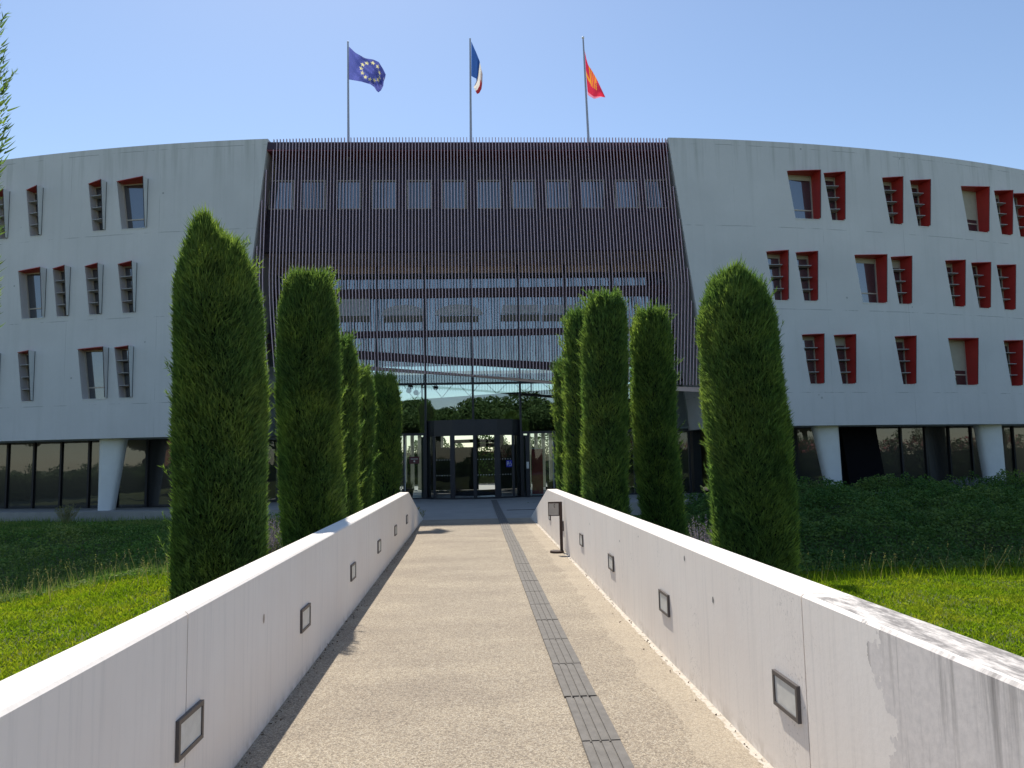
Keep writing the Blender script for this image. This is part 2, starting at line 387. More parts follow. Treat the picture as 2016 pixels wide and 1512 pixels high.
# window prototypes in a local frame: x along the wall, y into the wall, z up
def window_meshes(w):
    D = .46; out = {}
    xl = lambda z: BX*(1-z/WH)
    f = MB(); b = .045; tz = .47
    def bar(z0, z1, x0a, x1a, x0b, x1b, y0=.36, y1=.42):
        f.hexa([(x0a, y0, z0), (x1a, y0, z0), (x1a, y1, z0), (x0a, y1, z0), (x0b, y0, z1), (x1b, y0, z1), (x1b, y1, z1), (x0b, y1, z1)])
    bar(.021, WH-.021, xl(0)+.021, xl(0)+.021+b, xl(WH)+.021, xl(WH)+.021+b)
    bar(.021, WH-.021, w-.0045-b, w-.0045, w-.0045-b, w-.0045)
    for z0, z1 in ((.021, .06), (tz, tz+.05), (WH-.065, WH-.021)):
        bar(z0, z1, xl(z0)+.022+b, w-.005-b, xl(z1)+.022+b, w-.005-b, .363, .417)
    out['window'] = f.mesh("window", M['bronze'])
    p = MB(); p.hexa([(xl(0)+.01, .39, .01), (w-.006, .39, .01), (w-.006, .405, .01), (xl(0)+.01, .405, .01), (.01, .39, WH-.01), (w-.006, .39, WH-.01), (w-.006, .405, WH-.01), (.01, .405, WH-.01)])
    out['pane'] = p.mesh("pane", M['winglass'])
    r = MB()  # left jamb + sill (grey), head (red), with a wedge hood running out to the side fin
    r.hexa([(BX, .003, .02), (BX+.02, .003, .02), (BX+.02, D, .02), (BX, D, .02), (0, .003, WH-.02), (.02, .003, WH-.02), (.02, D, WH-.02), (0, D, WH-.02)], 0)
    r.box(BX-.002, w-.004, -.02, D, -.01, .02, 0)
    out['reveal'] = r.mesh("reveal", M['grey'])
    hd = MB(); hd.box(.002, w-.004, .003, D, WH-.02, WH, 0)
    hd.hexa([(.06, .0, WH-.015), (w, -.31, WH-.015), (w, .0, WH-.015), (w-.01, .0, WH-.015), (.06, .0, WH+.008), (w, -.31, WH+.008), (w, .0, WH+.008), (w-.01, .0, WH+.008)])
    out['hood'] = hd.mesh("hood", M['red'])
    fin = MB(); t = .03
    y0b, y0t = -.12, -.31
    fin.hexa([(w-.003, y0b, .05), (w+t, y0b, .05), (w+t, D, 0), (w-.003, D, 0), (w-.003, y0t, WH+.008), (w+t, y0t, WH+.008), (w+t, D, WH), (w-.003, D, WH)], ms=[1, 1, 2, 1, 1, 0])
    fin.hexa([(w+t+.001, -.01, .02), (w+t+.016, -.01, .02), (w+t+.016, .01, .02), (w+t+.001, .01, .02), (w+t+.001, -.01, WH), (w+t+.016, -.01, WH), (w+t+.016, .01, WH), (w+t+.001, .01, WH)], 2)  # thin dark strip standing in for the shadow gap at the fin root
    out['side_fin'] = fin.mesh("side_fin", [M['red'], M['grey'], M['navy']])
    for q_, z in enumerate((.49, .98, 1.47)):
        s = MB()
        x0 = xl(z)+.022
        s.hexa([(x0, .05, z), (w-.12, -.02, z), (w-.002, .35, z), (x0, .35, z), (x0, .05, z+.022), (w-.12, -.02, z+.022), (w-.002, .35, z+.022), (x0, .35, z+.022)])
        out['louvre%d' % q_] = s.mesh("louvre", M['shelf'])
    return out
WM = {'w': window_meshes(WW), 'n': window_meshes(NW)}
def blind_mesh(w, h):
    b = MB(); xl = lambda z: BX*(1-z/WH); z0 = WH-.07-h
    b.hexa([(xl(z0)+.07, .378, z0), (w-.055, .378, z0), (w-.055, .386, z0), (xl(z0)+.07, .386, z0), (.075, .378, WH-.07), (w-.055, .378, WH-.07), (w-.055, .386, WH-.07), (.075, .386, WH-.07)])
    return b.mesh("blind", M['cream'])
BL = {('w', 0): blind_mesh(WW, .16), ('w', 1): blind_mesh(WW, 1.25), ('n', 0): blind_mesh(NW, .10), ('n', 1): blind_mesh(NW, .3)}
for (X, z, k, row, px) in wins:
    w_ = WW if k == 'w' else NW
    n_ = fN(X+w_/2); ang = math.atan2(n_.x, -n_.y)
    p = link("window", WM[k]['window'], B, Vector((X, fY(X), z))-Vector(B.location)); p.rotation_euler = (0, 0, ang)
    for nm in ('pane', 'reveal', 'hood', 'side_fin') + (('louvre0', 'louvre1', 'louvre2') if k == 'n' else ()):
        link(nm.rstrip('012'), WM[k][nm], p)
    if px == 1891 or px == 1866: link("blind", BL[('w', 1)], p)
    elif X > 0 and k == 'w': link("blind", BL[('w', 0)], p)
    elif X > 0 and random.random() < .6: link("blind", BL[('n', random.randint(0, 1))], p)

# roof, soffits, rear and end walls
def strip(name, mat, x0, x1, y0f, y1f, z0, z1, n=40):
    V = []; F = []
    for i in range(n+1):
        x = x0+(x1-x0)*i/n; a, b_ = y0f(x), y1f(x)
        V += [(x, a, z0), (x, b_, z0), (x, b_, z1), (x, a, z1)]
    for i in range(n):
        k = i*4
        for j in range(4): F.append((k+j, k+4+j, k+4+(j+1) % 4, k+(j+1) % 4))
    F += [(0, 1, 2, 3), (n*4+3, n*4+2, n*4+1, n*4)]
    me = bpy.data.meshes.new(name); me.from_pydata(V, [], F); me.materials.append(mat)
    bm = bmesh.new(); bm.from_mesh(me); bmesh.ops.recalc_face_normals(bm, faces=bm.faces); bm.to_mesh(me); bm.free()
    return me
def bpart(name, me): return wlocal(link(name, me), B)
bpart("roof", strip("roof", M['concrete'], -34, 34, lambda x: fY(x)+.47, lambda x: 41.9, H-.45, H-.25))
for s in (1, -1):
    a, b_ = (9.34, 33.9) if s > 0 else (-33.9, -9.36)
    bpart("soffit", strip("soffit", M['concrete'], a, b_, lambda x: fY(x)+.47, lambda x: 41.9, SOF+.005, SOF+.2))
    # return wall of the wing beside the slatted centre
    m = MB(); t = .35*s
    e1, e0 = edge(H-.3, s), edge(SOF, s)
    pts = [(e0, 29.66, SOF), (e0+t, 29.66, SOF), (e0+t, YC+.2, SOF), (e0, YC+.2, SOF), (e1, 29.66, H-.46), (e1+t, 29.66, H-.46), (e1+t, YC+.2, H-.46), (e1, YC+.2, H-.46)]
    if s < 0: pts = [pts[i] for i in (1, 0, 3, 2, 5, 4, 7, 6)]
    m.hexa(pts); bpart("return_wall", m.mesh("return_wall", M['concrete']))
    m = MB(); x0, x1 = (33.6, 33.9) if s > 0 else (-33.9, -33.6)
    m.box(x0, x1, fY(33.9)+.5, 41.9, -.1, H-.46); bpart("end_wall", m.mesh("end_wall", M['concrete']))
    m = MB(); m.box(*((9.8, 33.5) if s > 0 else (-33.5, -9.8)), 41.5, 41.85, -.1, H-.46); bpart("rear_wall", m.mesh("rear_wall", M['concrete']))
    # recessed ground floor: dark glazing, mullions, tapered columns
    m = MB(); mu = MB(); n = 18
    xs = np.linspace(9.6, 33.0, n+1)*s
    for i in range(n):
        xa, xb = sorted((xs[i], xs[i+1])); ya, yb = fY(xa)+2.2, fY(xb)+2.2
        m.hexa([(xa, ya, -.07), (xb, yb, -.07), (xb, yb+.03, -.07), (xa, ya+.03, -.07), (xa, ya, SOF), (xb, yb, SOF), (xb, yb+.03, SOF), (xa, ya+.03, SOF)])
        mu.box(xs[i]-.035, xs[i]+.035, fY(xs[i])+2.12, fY(xs[i])+2.19, -.07, SOF)
    bpart("ground_glazing", m.mesh("ground_glazing", M['darkglass'])); bpart("mullion", mu.mesh("mullion", M['navy']))
if True:   # dark infill between two columns of the right wing
    m = MB(); m.hexa([(15.9, fY(15.9)+1.95, -.07), (17.7, fY(17.7)+1.95, -.07), (17.7, fY(17.7)+2.1, -.07), (15.9, fY(15.9)+2.1, -.07),
                      (15.6, fY(15.6)+1.95, SOF), (17.3, fY(17.3)+1.95, SOF), (17.3, fY(17.3)+2.1, SOF), (15.6, fY(15.6)+2.1, SOF)])
    bpart("dark_infill_panel", m.mesh("dark_infill_panel", M['black']))
def column(xb0, xb1, xt0, xt1):
    m = MB(); n = 20; Yc = fY((xt0+xt1)/2)+.75
    for j in range(2):
        a, b_ = ((xb0, xb1), (xt0, xt1))[j]; z = (-.08, SOF+.004)[j]
        for k in range(n):
            t = 2*math.pi*k/n; c_, s_ = math.cos(t), math.sin(t); ex = .6
            m.v.append(((a+b_)/2+abs(c_)**ex*math.copysign(1, c_)*(b_-a)/2, Yc+abs(s_)**ex*math.copysign(1, s_)*.28, z))
    for k in range(n): m.f.append((k, (k+1) % n, n+(k+1) % n, n+k)); m.m.append(0)
    o = bpart("column", m.mesh("column", M['white'])); o.data.polygons.foreach_set("use_smooth", [True]*n)
def cx(px, py): d = ray(px, py); Y = 31.0; 
def colx(px, py):
    d = ray(px, py); Y = 31.
    for _ in range(10): Y = fY(d.x*Y)+.75
    return d.x*Y
for (tl, tr, bl, br) in ((201, 248, 198, 224), (1600, 1646, 1630, 1655), (1924, 1963, 1946, 1974)):
    ty, by = (866, 1003) if tl < 900 else (838, 975)
    column(colx(bl, by), colx(br, by), colx(tl, ty), colx(tr, ty))
for X in (-24.5,): column(X-.2, X+.35, X-.1, X+.85)
for X in (26.5,): column(X-.1, X+.45, X-.6, X+.35)

# slatted screen
m = MB(); N = 0
def slat_x(x0, z):   # x0 is the position at the top
    if x0 > 0: k = (1+.040*min(1, (14.5-z)/6)) * (1-.022*max(0, (8.5-z)/4.5))
    else: k = (1+.016*min(1, (14.5-z)/5.5)) * (1-.034*max(0, (8.8-z)/4.6)**1.4)
    return x0*k
def slat_bottom(x): return 4.93-.055*(x+2) if x > -5 else 5.12-.03*(x+5)*0
x0 = -9.4
while x0 < 9.4:
    zt = 14.30
    # clip under the slanted concrete edge
    s = 1 if x0 > 0 else -1
    zz = np.linspace(slat_bottom(x0), zt, 16); ok = [z for z in zz if abs(slat_x(x0, z)) < abs(edge(z, s))-.06 or z > H and abs(x0) < 7.8]
    if len(ok) >= 2 and (abs(x0) < 7.85 or max(ok) < H):
        if abs(x0) >= 7.8: ok = [z for z in ok if z < H]
        if len(ok) >= 2:
            t = .0145; d = .09; prev = None
            for z in ok:
                x = slat_x(x0, z); y = fY(x)+.06
                back = .0 if z > 8.5 else .25*((8.5-z)/4)**1.5
                r = [(x-t, y+back, z), (x+t, y+back, z), (x+t, y+back+d, z), (x-t, y+back+d, z)]
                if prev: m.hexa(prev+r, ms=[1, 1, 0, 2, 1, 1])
                prev = r
    x0 += .1262
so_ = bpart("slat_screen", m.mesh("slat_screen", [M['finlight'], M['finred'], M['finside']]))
# top-floor box behind the slats
ZB = 10.3; YU = 30.45
pitch_w = 1.385; wz0, wz1 = 11.78, 13.0
xsW = [-7.7]+[-6.42+1.42*i for i in range(10)]+[7.63]
m = MB(); xL, xR = -7.95, 7.95
lev = [(ZB, wz0), (wz1, H-.46)]
for a, b_ in lev: m.box(xL-.5 if a == ZB else xL, xR+.5 if a == ZB else xR, YU, YU+.25, a-(.26 if a == ZB else 0), b_)
segs = [-8.4]+[v for x in xsW for v in (x-.5, x+.5)]+[8.4]
for i in range(0, len(segs), 2): m.box(segs[i], segs[i+1], YU, YU+.25, wz0, wz1)
bpart("upper_wall", m.mesh("upper_wall", M['clad']))
m = MB(); m.box(-8.25, 8.13, 29.46, YU+.4, H-.42, H-.12); bpart("parapet_box", m.mesh("parapet_box", M['clad']))
m = MB(); m.box(-8.25, 8.13, 29.47, YU-.01, H-.47, H-.43); bpart("parapet_trim", m.mesh("parapet_trim", M['finred']))
for x in xsW:
    m = MB(); b = .05
    m.box(x-.5, x-.5+b, YU-.02, YU+.1, wz0, wz1).box(x+.5-b, x+.5, YU-.02, YU+.1, wz0, wz1).box(x-.5+b, x+.5-b, YU-.02, YU+.1, wz1-b, wz1).box(x-.5+b, x+.5-b, YU-.02, YU+.1, wz0, wz0+.04)
    o = bpart("upper_window", m.mesh("upper_window", M['bronze']))
    m = MB(); m.box(x-.46, x+.46, YU+.05, YU+.07, wz0+.02, wz1-.03); link("pane", m.mesh("pane", M['winglass']), o)
m = MB(); m.box(-8.8, 8.8, YU+.252, YC+.25, ZB-.25, ZB-.005); bpart("overhang_soffit", m.mesh("overhang_soffit", M['soffit']))
# curtain wall
MX = [-8.35, -6.25, -4.2, -2.13, -.1, 1.93, 3.98, 6.05, 8.15]
TZ = 4.88
m = MB(); g = MB()
for x in MX:
    zb = 0 if abs(x+.1) > .5 else 3.28
    m.box(x-.045, x+.045, YC-.10, YC+.08, max(zb, 0), ZB-.26)
xa = -9.25
allx = [-9.25]+MX+[9.25]
for i in range(len(allx)-1):
    for z0, z1 in ((2.78, TZ-.045), (TZ+.045, 9.6)):
        zz0 = 3.3 if (allx[i] >= -2.2 and allx[i+1] <= 2.0 and z0 == 2.78) else z0
        g.box(allx[i]+.045, allx[i+1]-.045, YC-.012, YC+.012, zz0, z1)
for i in range(len(allx)-1):
    m.box(allx[i]+.045, allx[i+1]-.045, YC-.06, YC+.05, TZ-.045, TZ+.045)
    m.box(allx[i]+.045, allx[i+1]-.045, YC-.07, YC+.05, 9.6, 9.7)
bpart("curtain_frame", m.mesh("curtain_frame", M['navy'])); bpart("curtain_glazing", g.mesh("curtain_glazing", M['curtain']))
m = MB(); m.box(-9.2, 9.2, YC-.02, YC+.02, 9.7, ZB-.26); bpart("fascia_panel", m.mesh("fascia_panel", M['soffit']))
# maroon beams between screen and glass
def beam(pts_px, Y, name="maroon_beam", mat='maroon', dep=.07):
    m = MB(); P = []
    for (x, y0, y1) in pts_px:
        a = ray(x, y0)*Y; b_ = ray(x, y1)*Y; P.append(((a.x+b_.x)/2, 1.6+a.z, 1.6+b_.z))
    for i in range(len(P)-1):
        (xa, ta, ba), (xb, tb, bb) = P[i], P[i+1]
        m.hexa([(xa, Y, ba), (xb, Y, bb), (xb, Y+dep, bb), (xa, Y+dep, ba), (xa, Y, ta), (xb, Y, tb), (xb, Y+dep, tb), (xa, Y+dep, ta)])
    return bpart(name, m.mesh(name, M[mat]))
beam([(525, 571, 590), (930, 567, 584), (1350, 560, 581)], YC-.12)
beam([(525, 655, 668), (930, 649, 661), (1370, 640, 653)], YC-.12)
beam([(525, 676, 692), (700, 690, 706), (925, 705, 719), (1095, 713, 729), (1280, 708, 720)], YC-.12)
beam([(525, 722, 763), (575, 722, 763)], 30.2, "corner_panel", 'dkgrey')
beam([(545, 716, 724), (700, 719, 727), (925, 737, 741), (1100, 751, 757), (1383, 763, 772)], 29.75, "slat_edge_rail", 'soffit', .12)
m = MB(); m.box(-9.2, -2.09, YC-.05, YC+.04, 2.68, 2.78).box(1.9, 9.2, YC-.05, YC+.04, 2.68, 2.78); bpart("transom", m.mesh("transom", M['navy']))
# ground level glazing of the centre with framed side doors
m = MB(); g = MB()
sx = [-9.2, -7.6, -6.0, -4.5, -3.05, -2.2]; sx2 = [2.0, 2.25, 3.35, 3.75, 5.2, 6.8, 8.0, 9.2]
for arr in (sx, sx2):
    m = MB(); g = MB()
    for x in arr: m.box(x-.04, x+.04, YC-.07, YC+.05, -.02, 2.68)
    for i in range(len(arr)-1):
        g.box(arr[i]+.04, arr[i+1]-.04, YC-.01, YC+.01, .05, 2.68)
        m.box(arr[i]+.04, arr[i+1]-.04, YC-.05, YC+.04, -.02, .05)
    x = -3.0 if arr is sx else 3.29
    if arr is sx2: m.box(3.40, 3.70, YC-.04, YC+.03, .05, 2.68)
    o = bpart("entrance_screen", m.mesh("entrance_screen", M['navy'])); link("screen_glazing", g.mesh("screen_glazing", M['doorglass']), o)
    m = MB(); m.tube([(x, YC-.14, .35), (x, YC-.14, 2.3)], .018, 6).tube([(x, YC-.14, .6), (x, YC-.05, .6)], .012, 6).tube([(x, YC-.14, 2.0), (x, YC-.05, 2.0)], .012, 6)
    link("door_handle", m.mesh("door_handle", M['alum']), o)
# revolving door
arc = [(-2.13, 32.95), (-1.75, 32.35), (-.98, 31.98), (-.05, 31.88), (.88, 31.98), (1.55, 32.32), (1.93, 32.95)]
m = MB(); sl_ = MB()
for (x0_, y0_), (x1_, y1_) in zip(arc[:-1], arc[1:]):
    m.hexa([(x0_, y0_, 2.62), (x1_, y1_, 2.62), (x1_, y1_+.3, 2.62), (x0_, y0_+.3, 2.62), (x0_, y0_, 3.28), (x1_, y1_, 3.28), (x1_, y1_+.3, 3.28), (x0_, y0_+.3, 3.28)])
    sl_.hexa([(x0_, y0_-.004, -.01), (x1_, y1_-.004, -.01), (x1_, y1_+.1, -.01), (x0_, y0_+.1, -.01), (x0_, y0_-.004, .07), (x1_, y1_-.004, .07), (x1_, y1_+.1, .07), (x0_, y0_+.1, .07)])
m.poly([(x, y, 3.281) for x, y in arc]+[(1.93, YC+.1, 3.281), (-2.13, YC+.1, 3.281)])
RD = bpart("revolving_door", m.mesh("revolving_door", M['navy'])); link("threshold", sl_.mesh("threshold", M['navy']), RD)
for (x, y), w in zip(arc, (.20, .05, .10, .075, .12, .05, .20)):
    m = MB(); m.box(x-w, x+w, y-.03, y+.08, 0, 2.62); link("post", m.mesh("post", M['navy']), RD)
for (x0_, y0_), (x1_, y1_) in zip(arc[:-1], arc[1:]):
    m = MB(); m.poly([(x0_, y0_+.02, .07), (x1_, y1_+.02, .07), (x1_, y1_+.02, 2.62), (x0_, y0_+.02, 2.62)]); link("pane", m.mesh("pane", M['doorglass']), RD)
for (xa, ya, xb, yb) in ((-.05, 33.4, -1.1, 34.3), (-.05, 33.4, 1.05, 34.3)):
    m = MB()
    for (px_, py_) in ((xa, ya), (xb, yb)): m.box(px_-.05, px_+.05, py_-.03, py_+.03, 0, 2.55)
    for z0, z1 in ((.05, .3), (2.35, 2.5)):
        m.hexa([(xa, ya, z0), (xb, yb, z0), (xb, yb+.05, z0), (xa, ya+.05, z0), (xa, ya, z1), (xb, yb, z1), (xb, yb+.05, z1), (xa, ya+.05, z1)])
    link("door_leaf", m.mesh("door_leaf", M['navy']), RD)
m = MB()   # safety dots across the panes
for z in (1.62, .98):
    for i in range(len(arc)-1):
        (x0_, y0_), (x1_, y1_) = arc[i], arc[i+1]
        L = math.hypot(x1_-x0_, y1_-y0_); k = int(L/.11)
        for j in range(1, k):
            f = j/k; x, y = x0_+(x1_-x0_)*f, y0_+(y1_-y0_)*f
            if i in (1, 3, 4): m.box(x-.016, x+.016, y+.008, y+.014, z-.016, z+.016)
link("safety_dots", m.mesh("safety_dots", M['lens']), RD)
m = MB(); m.hexa([(1.25, 32.13, 1.28), (1.50, 32.27, 1.28), (1.50, 32.275, 1.28), (1.25, 32.135, 1.28), (1.25, 32.13, 1.56), (1.50, 32.27, 1.56), (1.50, 32.275, 1.56), (1.25, 32.135, 1.56)])
M['blue'] = plain("blue_sticker", (.02, .03, .45), .5); M['whitep'] = plain("white_print", (.75, .75, .75), .5, var=.03)
stk = link("parking_sticker", m.mesh("parking_sticker", M['blue']), RD)
def text_mesh(s, size, mat, ext=.002):
    c = bpy.data.curves.new("t", 'FONT'); c.body = s; c.size = size; c.extrude = ext; c.align_x = 'CENTER'; c.align_y = 'CENTER'
    o = bpy.data.objects.new("t", c); COL.objects.link(o)
    me = bpy.data.meshes.new_from_object(o.evaluated_get(bpy.context.evaluated_depsgraph_get())); bpy.data.objects.remove(o)
    me.materials.clear(); me.materials.append(mat); return me
tm = link("letter", text_mesh("P", .24, M['whitep']), stk, (1.32, 32.155, 1.42)); tm.rotation_euler = (R(90), 0, R(29))
m = MB(); m.tube([(1.43, 32.215, 1.50), (1.425, 32.212, 1.43), (1.46, 32.23, 1.42), (1.475, 32.24, 1.34)], .010, 6)
m.tube([(1.41+.05*math.cos(a), 32.195+.028*math.cos(a), 1.38+.05*math.sin(a)) for a in np.linspace(2, 6, 9)], .008, 5)
link("wheelchair_symbol", m.mesh("wheelchair_symbol", M['whitep']), stk)
# lobby interior
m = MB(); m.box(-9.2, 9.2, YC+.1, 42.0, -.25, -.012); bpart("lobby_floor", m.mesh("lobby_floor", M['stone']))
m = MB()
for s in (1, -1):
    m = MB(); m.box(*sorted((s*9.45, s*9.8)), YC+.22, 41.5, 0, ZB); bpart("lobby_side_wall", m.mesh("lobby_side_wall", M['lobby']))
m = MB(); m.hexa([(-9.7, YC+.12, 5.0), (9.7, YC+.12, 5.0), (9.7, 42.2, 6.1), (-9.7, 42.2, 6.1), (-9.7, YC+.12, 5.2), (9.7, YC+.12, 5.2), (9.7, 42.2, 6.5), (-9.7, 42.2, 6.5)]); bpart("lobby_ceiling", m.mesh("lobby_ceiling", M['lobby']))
def rz(px, py, Y): d = ray(px, py)*Y; return d.x, 1.6+d.z
YR = 41.9
xl_, zl_ = rz(800, 788, YR); xr_, zr_ = rz(1110, 765, YR)
sl = (zr_-zl_)/(xr_-xl_); zt = lambda x: zl_+sl*(x-xl_)
m = MB(); tk = .25
def rw(x0, x1, z0, z1=None):
    a, b_ = (zt(x0), zt(x1)) if z1 is None else (z1, z1)
    m.hexa([(x0, YR, z0), (x1, YR, z0), (x1, YR+tk, z0), (x0, YR+tk, z0), (x0, YR, a), (x1, YR, b_), (x1, YR+tk, b_), (x0, YR+tk, a)])
rw(-9.7, 9.7, 3.05)
for x0_, x1_ in ((-9.7, -6.4), (-2.75, -1.9), (-.1, .12), (1.15, 1.5), (2.1, 2.5), (7.0, 9.7)): rw(x0_, x1_, 0, 3.05)
rw(-1.9, -.1, 0, 2.3); rw(.12, 1.15, 2.3, 2.5); rw(1.5, 2.1, 0, 2.4)
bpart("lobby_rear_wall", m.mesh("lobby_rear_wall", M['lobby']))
m = MB()   # thin wire bracing across the clerestory
xx = -4.8; k = 0
while xx < 4:
    a, b_ = (zt(xx)+.02, 5.95) if k % 2 == 0 else (5.95, zt(xx)+.02); m.tube([(xx, YR+.1, a), (xx+.75, YR+.1, b_)], .018, 5); xx += .75; k += 1
m.box(-9, 9, YR+.05, YR+.15, 5.85, 5.93)
for x in (-2.9, 3.1): m.box(x-.05, x+.05, YR+.05, YR+.15, zt(x), 5.9)
bpart("roof_truss", m.mesh("roof_truss", M['dkgrey']))
for (px, py) in ((805, 769), (819, 773), (858, 763), (808, 762)):
    m = MB(); x, z = rz(px, py, 36.0); me_ = bmesh.new(); bmesh.ops.create_icosphere(me_, subdivisions=2, radius=.13, matrix=Matrix.Translation((x, 36.0, z)))
    b0 = len(m.v); m.v += [tuple(v.co) for v in me_.verts]; m.f += [tuple(b0+v.index for v in f.verts) for f in me_.faces]; m.m += [0]*len(me_.faces); me_.free()
    m.tube([(x, 36, z+.1), (x, 36, 5.3)], .01, 5)
    bpart("pendant_lamp", m.mesh("pendant_lamp", M['dkgrey']))
# pale arched panels added before the glass, standing in for shapes seen in it
m = MB()
def arch(cxp, hw, y0, y1, flat=False):
    x, z0 = rz(cxp, y1, YC-.05); _, z1 = rz(cxp, y0, YC-.05); hw = hw/FPX*YC
    top = [(x+hw*math.cos(a), YC-.05, z0+(z1-z0)*math.sin(a)) for a in np.linspace(0, math.pi, 17)] if not flat else [(x+hw, YC-.05, z0), (x+hw*.93, YC-.05, z1), (x-hw*.93, YC-.05, z1), (x-hw, YC-.05, z0)]
    m.poly(top); m.poly([(p[0], p[1]+.03, p[2]) for p in top][::-1])
for a in ((690, 38, 588, 622, True), (795, 45, 600, 621), (903, 48, 599, 620), (1024, 38, 600, 617, True), (1105, 38, 600, 617, True)): arch(*a)
for a in (690, 795, 903, 1024, 1105):
    x, z1 = rz(a, 621 if a < 1000 else 618, YC-.05); _, z0 = rz(a, 634 if a < 1000 else 632, YC-.05); m.box(x-.85, x+.85, YC-.055, YC-.02, z0, z1-.02, 1)
bpart("pale_arch_panel", m.mesh("pale_arch_panel", [plain("arch_pale", (.80, .88, .92), .7), plain("arch_olive", (.20, .21, .15), .7)]))
m = MB(); m.box(-9.7, 9.7, 36.5, 36.6, 6.1, 12.5); bpart("gallery_back_wall", m.mesh("gallery_back_wall", M['lobby']))
# ---------------------------------------------------------------- flagpoles and flags
def px3(x, y, Y): d = ray(x, y)*Y; return Vector((d.x, d.y, 1.6+d.z))
YF = 30.2
def flagpole(bx, by, tx, ty, label, ball=False):
    b_, t_ = px3(bx, by, YF), px3(tx, ty, YF)
    b_ = b_+(b_-t_).normalized()*.8
    o = empty("flagpole", b_); tag(o, label, "flagpole", "flagpoles on the roof edge")
    m = MB(); m.tube([b_, t_], [.055, .032], 10); wlocal(link("pole", m.mesh("pole", M['pole'])), o)
    me = bpy.data.meshes.new("finial"); bm = bmesh.new(); r = .058 if ball else .04
    bmesh.ops.create_uvsphere(bm, u_segments=12, v_segments=8, radius=r, matrix=Matrix.Translation(t_+Vector((0, 0, r*.6)))); bm.to_mesh(me); bm.free()
    me.materials.append(M['whitep'] if ball else M['pole']); wlocal(link("finial", me), o)
    m = MB(); m.tube([b_-Vector((0, 0, .02)), b_+Vector((0, 0, .06))], .11, 10); wlocal(link("base_plate", m.mesh("base_plate", M['pole'])), o)
flagpole(686, 276, 685, 84, "left roof flagpole carrying the blue starred flag")
flagpole(927, 273, 925.5, 78, "middle roof flagpole carrying the tricolour flag")
flagpole(1158.5, 274, 1148, 76, "right roof flagpole, leaning, with white ball finial and red flag", True)
def flagmat(name, col):
    t = NT(name); t.b.inputs['Base Color'].default_value = (*col, 1); t.b.inputs['Roughness'].default_value = .8
    n = t.noise(t.co((60, 60, 60)), 8); t.lk(t.mix(n, tuple(c*.9 for c in col), tuple(min(1, c*1.1) for c in col)), t.b.inputs['Base Color'])
    tr = t.new("ShaderNodeBsdfTranslucent"); tr.inputs[0].default_value = (*col, 1); mx = t.new("ShaderNodeMixShader"); mx.inputs[0].default_value = .5
    t.lk(t.b.outputs[0], mx.inputs[1]); t.lk(tr.outputs[0], mx.inputs[2]); t.lk(mx.outputs[0], t.out.inputs[0]); return t.mat
FB = flagmat("flag_blue", (.11, .13, .42)); FY_ = flagmat("flag_yellow", (.80, .74, .38)); FN = flagmat("flag_navy", (.03, .09, .30)); FW = flagmat("flag_white", (.75, .72, .66)); FR = flagmat("flag_red", (.42, .03, .04)); FC = flagmat("flag_crimson", (.62, .03, .07)); FO = flagmat("flag_orange", (.80, .32, .03)); FP = flagmat("flag_pink", (.80, .25, .35))
def lerp_poly(P, u):
    L = [0]
    for a, b_ in zip(P[:-1], P[1:]): L.append(L[-1]+math.hypot(b_[0]-a[0], b_[1]-a[1]))
    s = u*L[-1]
    for i in range(len(P)-1):
        if s <= L[i+1] or i == len(P)-2:
            f = (s-L[i])/max(1e-6, L[i+1]-L[i]); return (P[i][0]+(P[i+1][0]-P[i][0])*f, P[i][1]+(P[i+1][1]-P[i][1])*f)
def flag_surface(top, bot, hoist, fly, wave):   # Coons patch in the photo's outline, with depth folds
    c00, c10, c01, c11 = top[0], top[-1], bot[0], bot[-1]
    def S(u, v):
        t_, b_, l, r_ = lerp_poly(top, u), lerp_poly(bot, u), lerp_poly(hoist, v), lerp_poly(fly, v)
        x = [(1-v)*t_[i]+v*b_[i]+(1-u)*l[i]+u*r_[i]-((1-u)*(1-v)*c00[i]+u*(1-v)*c10[i]+(1-u)*v*c01[i]+u*v*c11[i]) for i in (0, 1)]
        return px3(x[0], x[1], YF+wave(u, v))
    return S
def flag(S, name, label, cat, matf, mats, nu=40, nv=28):
    V = [S(i/nu, j/nv) for j in range(nv+1) for i in range(nu+1)]; F = []; MI = []
    for j in range(nv):
        for i in range(nu): a = j*(nu+1)+i; F.append((a, a+nu+1, a+nu+2, a+1)); MI.append(matf((i+.5)/nu, (j+.5)/nv))
    return V, F, MI
def finish_flag(name, V, F, MI, mats, label):
    me = bpy.data.meshes.new(name); me.from_pydata([tuple(v) for v in V], [], F)
    for m_ in mats: me.materials.append(m_)
    me.polygons.foreach_set("material_index", MI); me.polygons.foreach_set("use_smooth", [True]*len(F))
    o = link(name, me); tag(o, label, "flag", "flags flying above the roof"); return o
Z = lambda l: [(640+x*.2976, 50+y*.2976) for x, y in l]
S = flag_surface(Z([(158, 140), (200, 180), (265, 217), (320, 226), (355, 242), (385, 290), (401, 325)]), Z([(158, 358), (240, 372), (300, 390), (325, 408), (340, 432), (353, 443)]),
                 Z([(158, 140), (158, 358)]), Z([(401, 325), (397, 350), (388, 370), (385, 400), (370, 430), (353, 443)]),
                 lambda u, v: u*1.7*(.16*math.sin(9*u+5.5*v)+.10*math.sin(15*(u-v)+1.0)+.05*math.sin(27*u+8*v)))
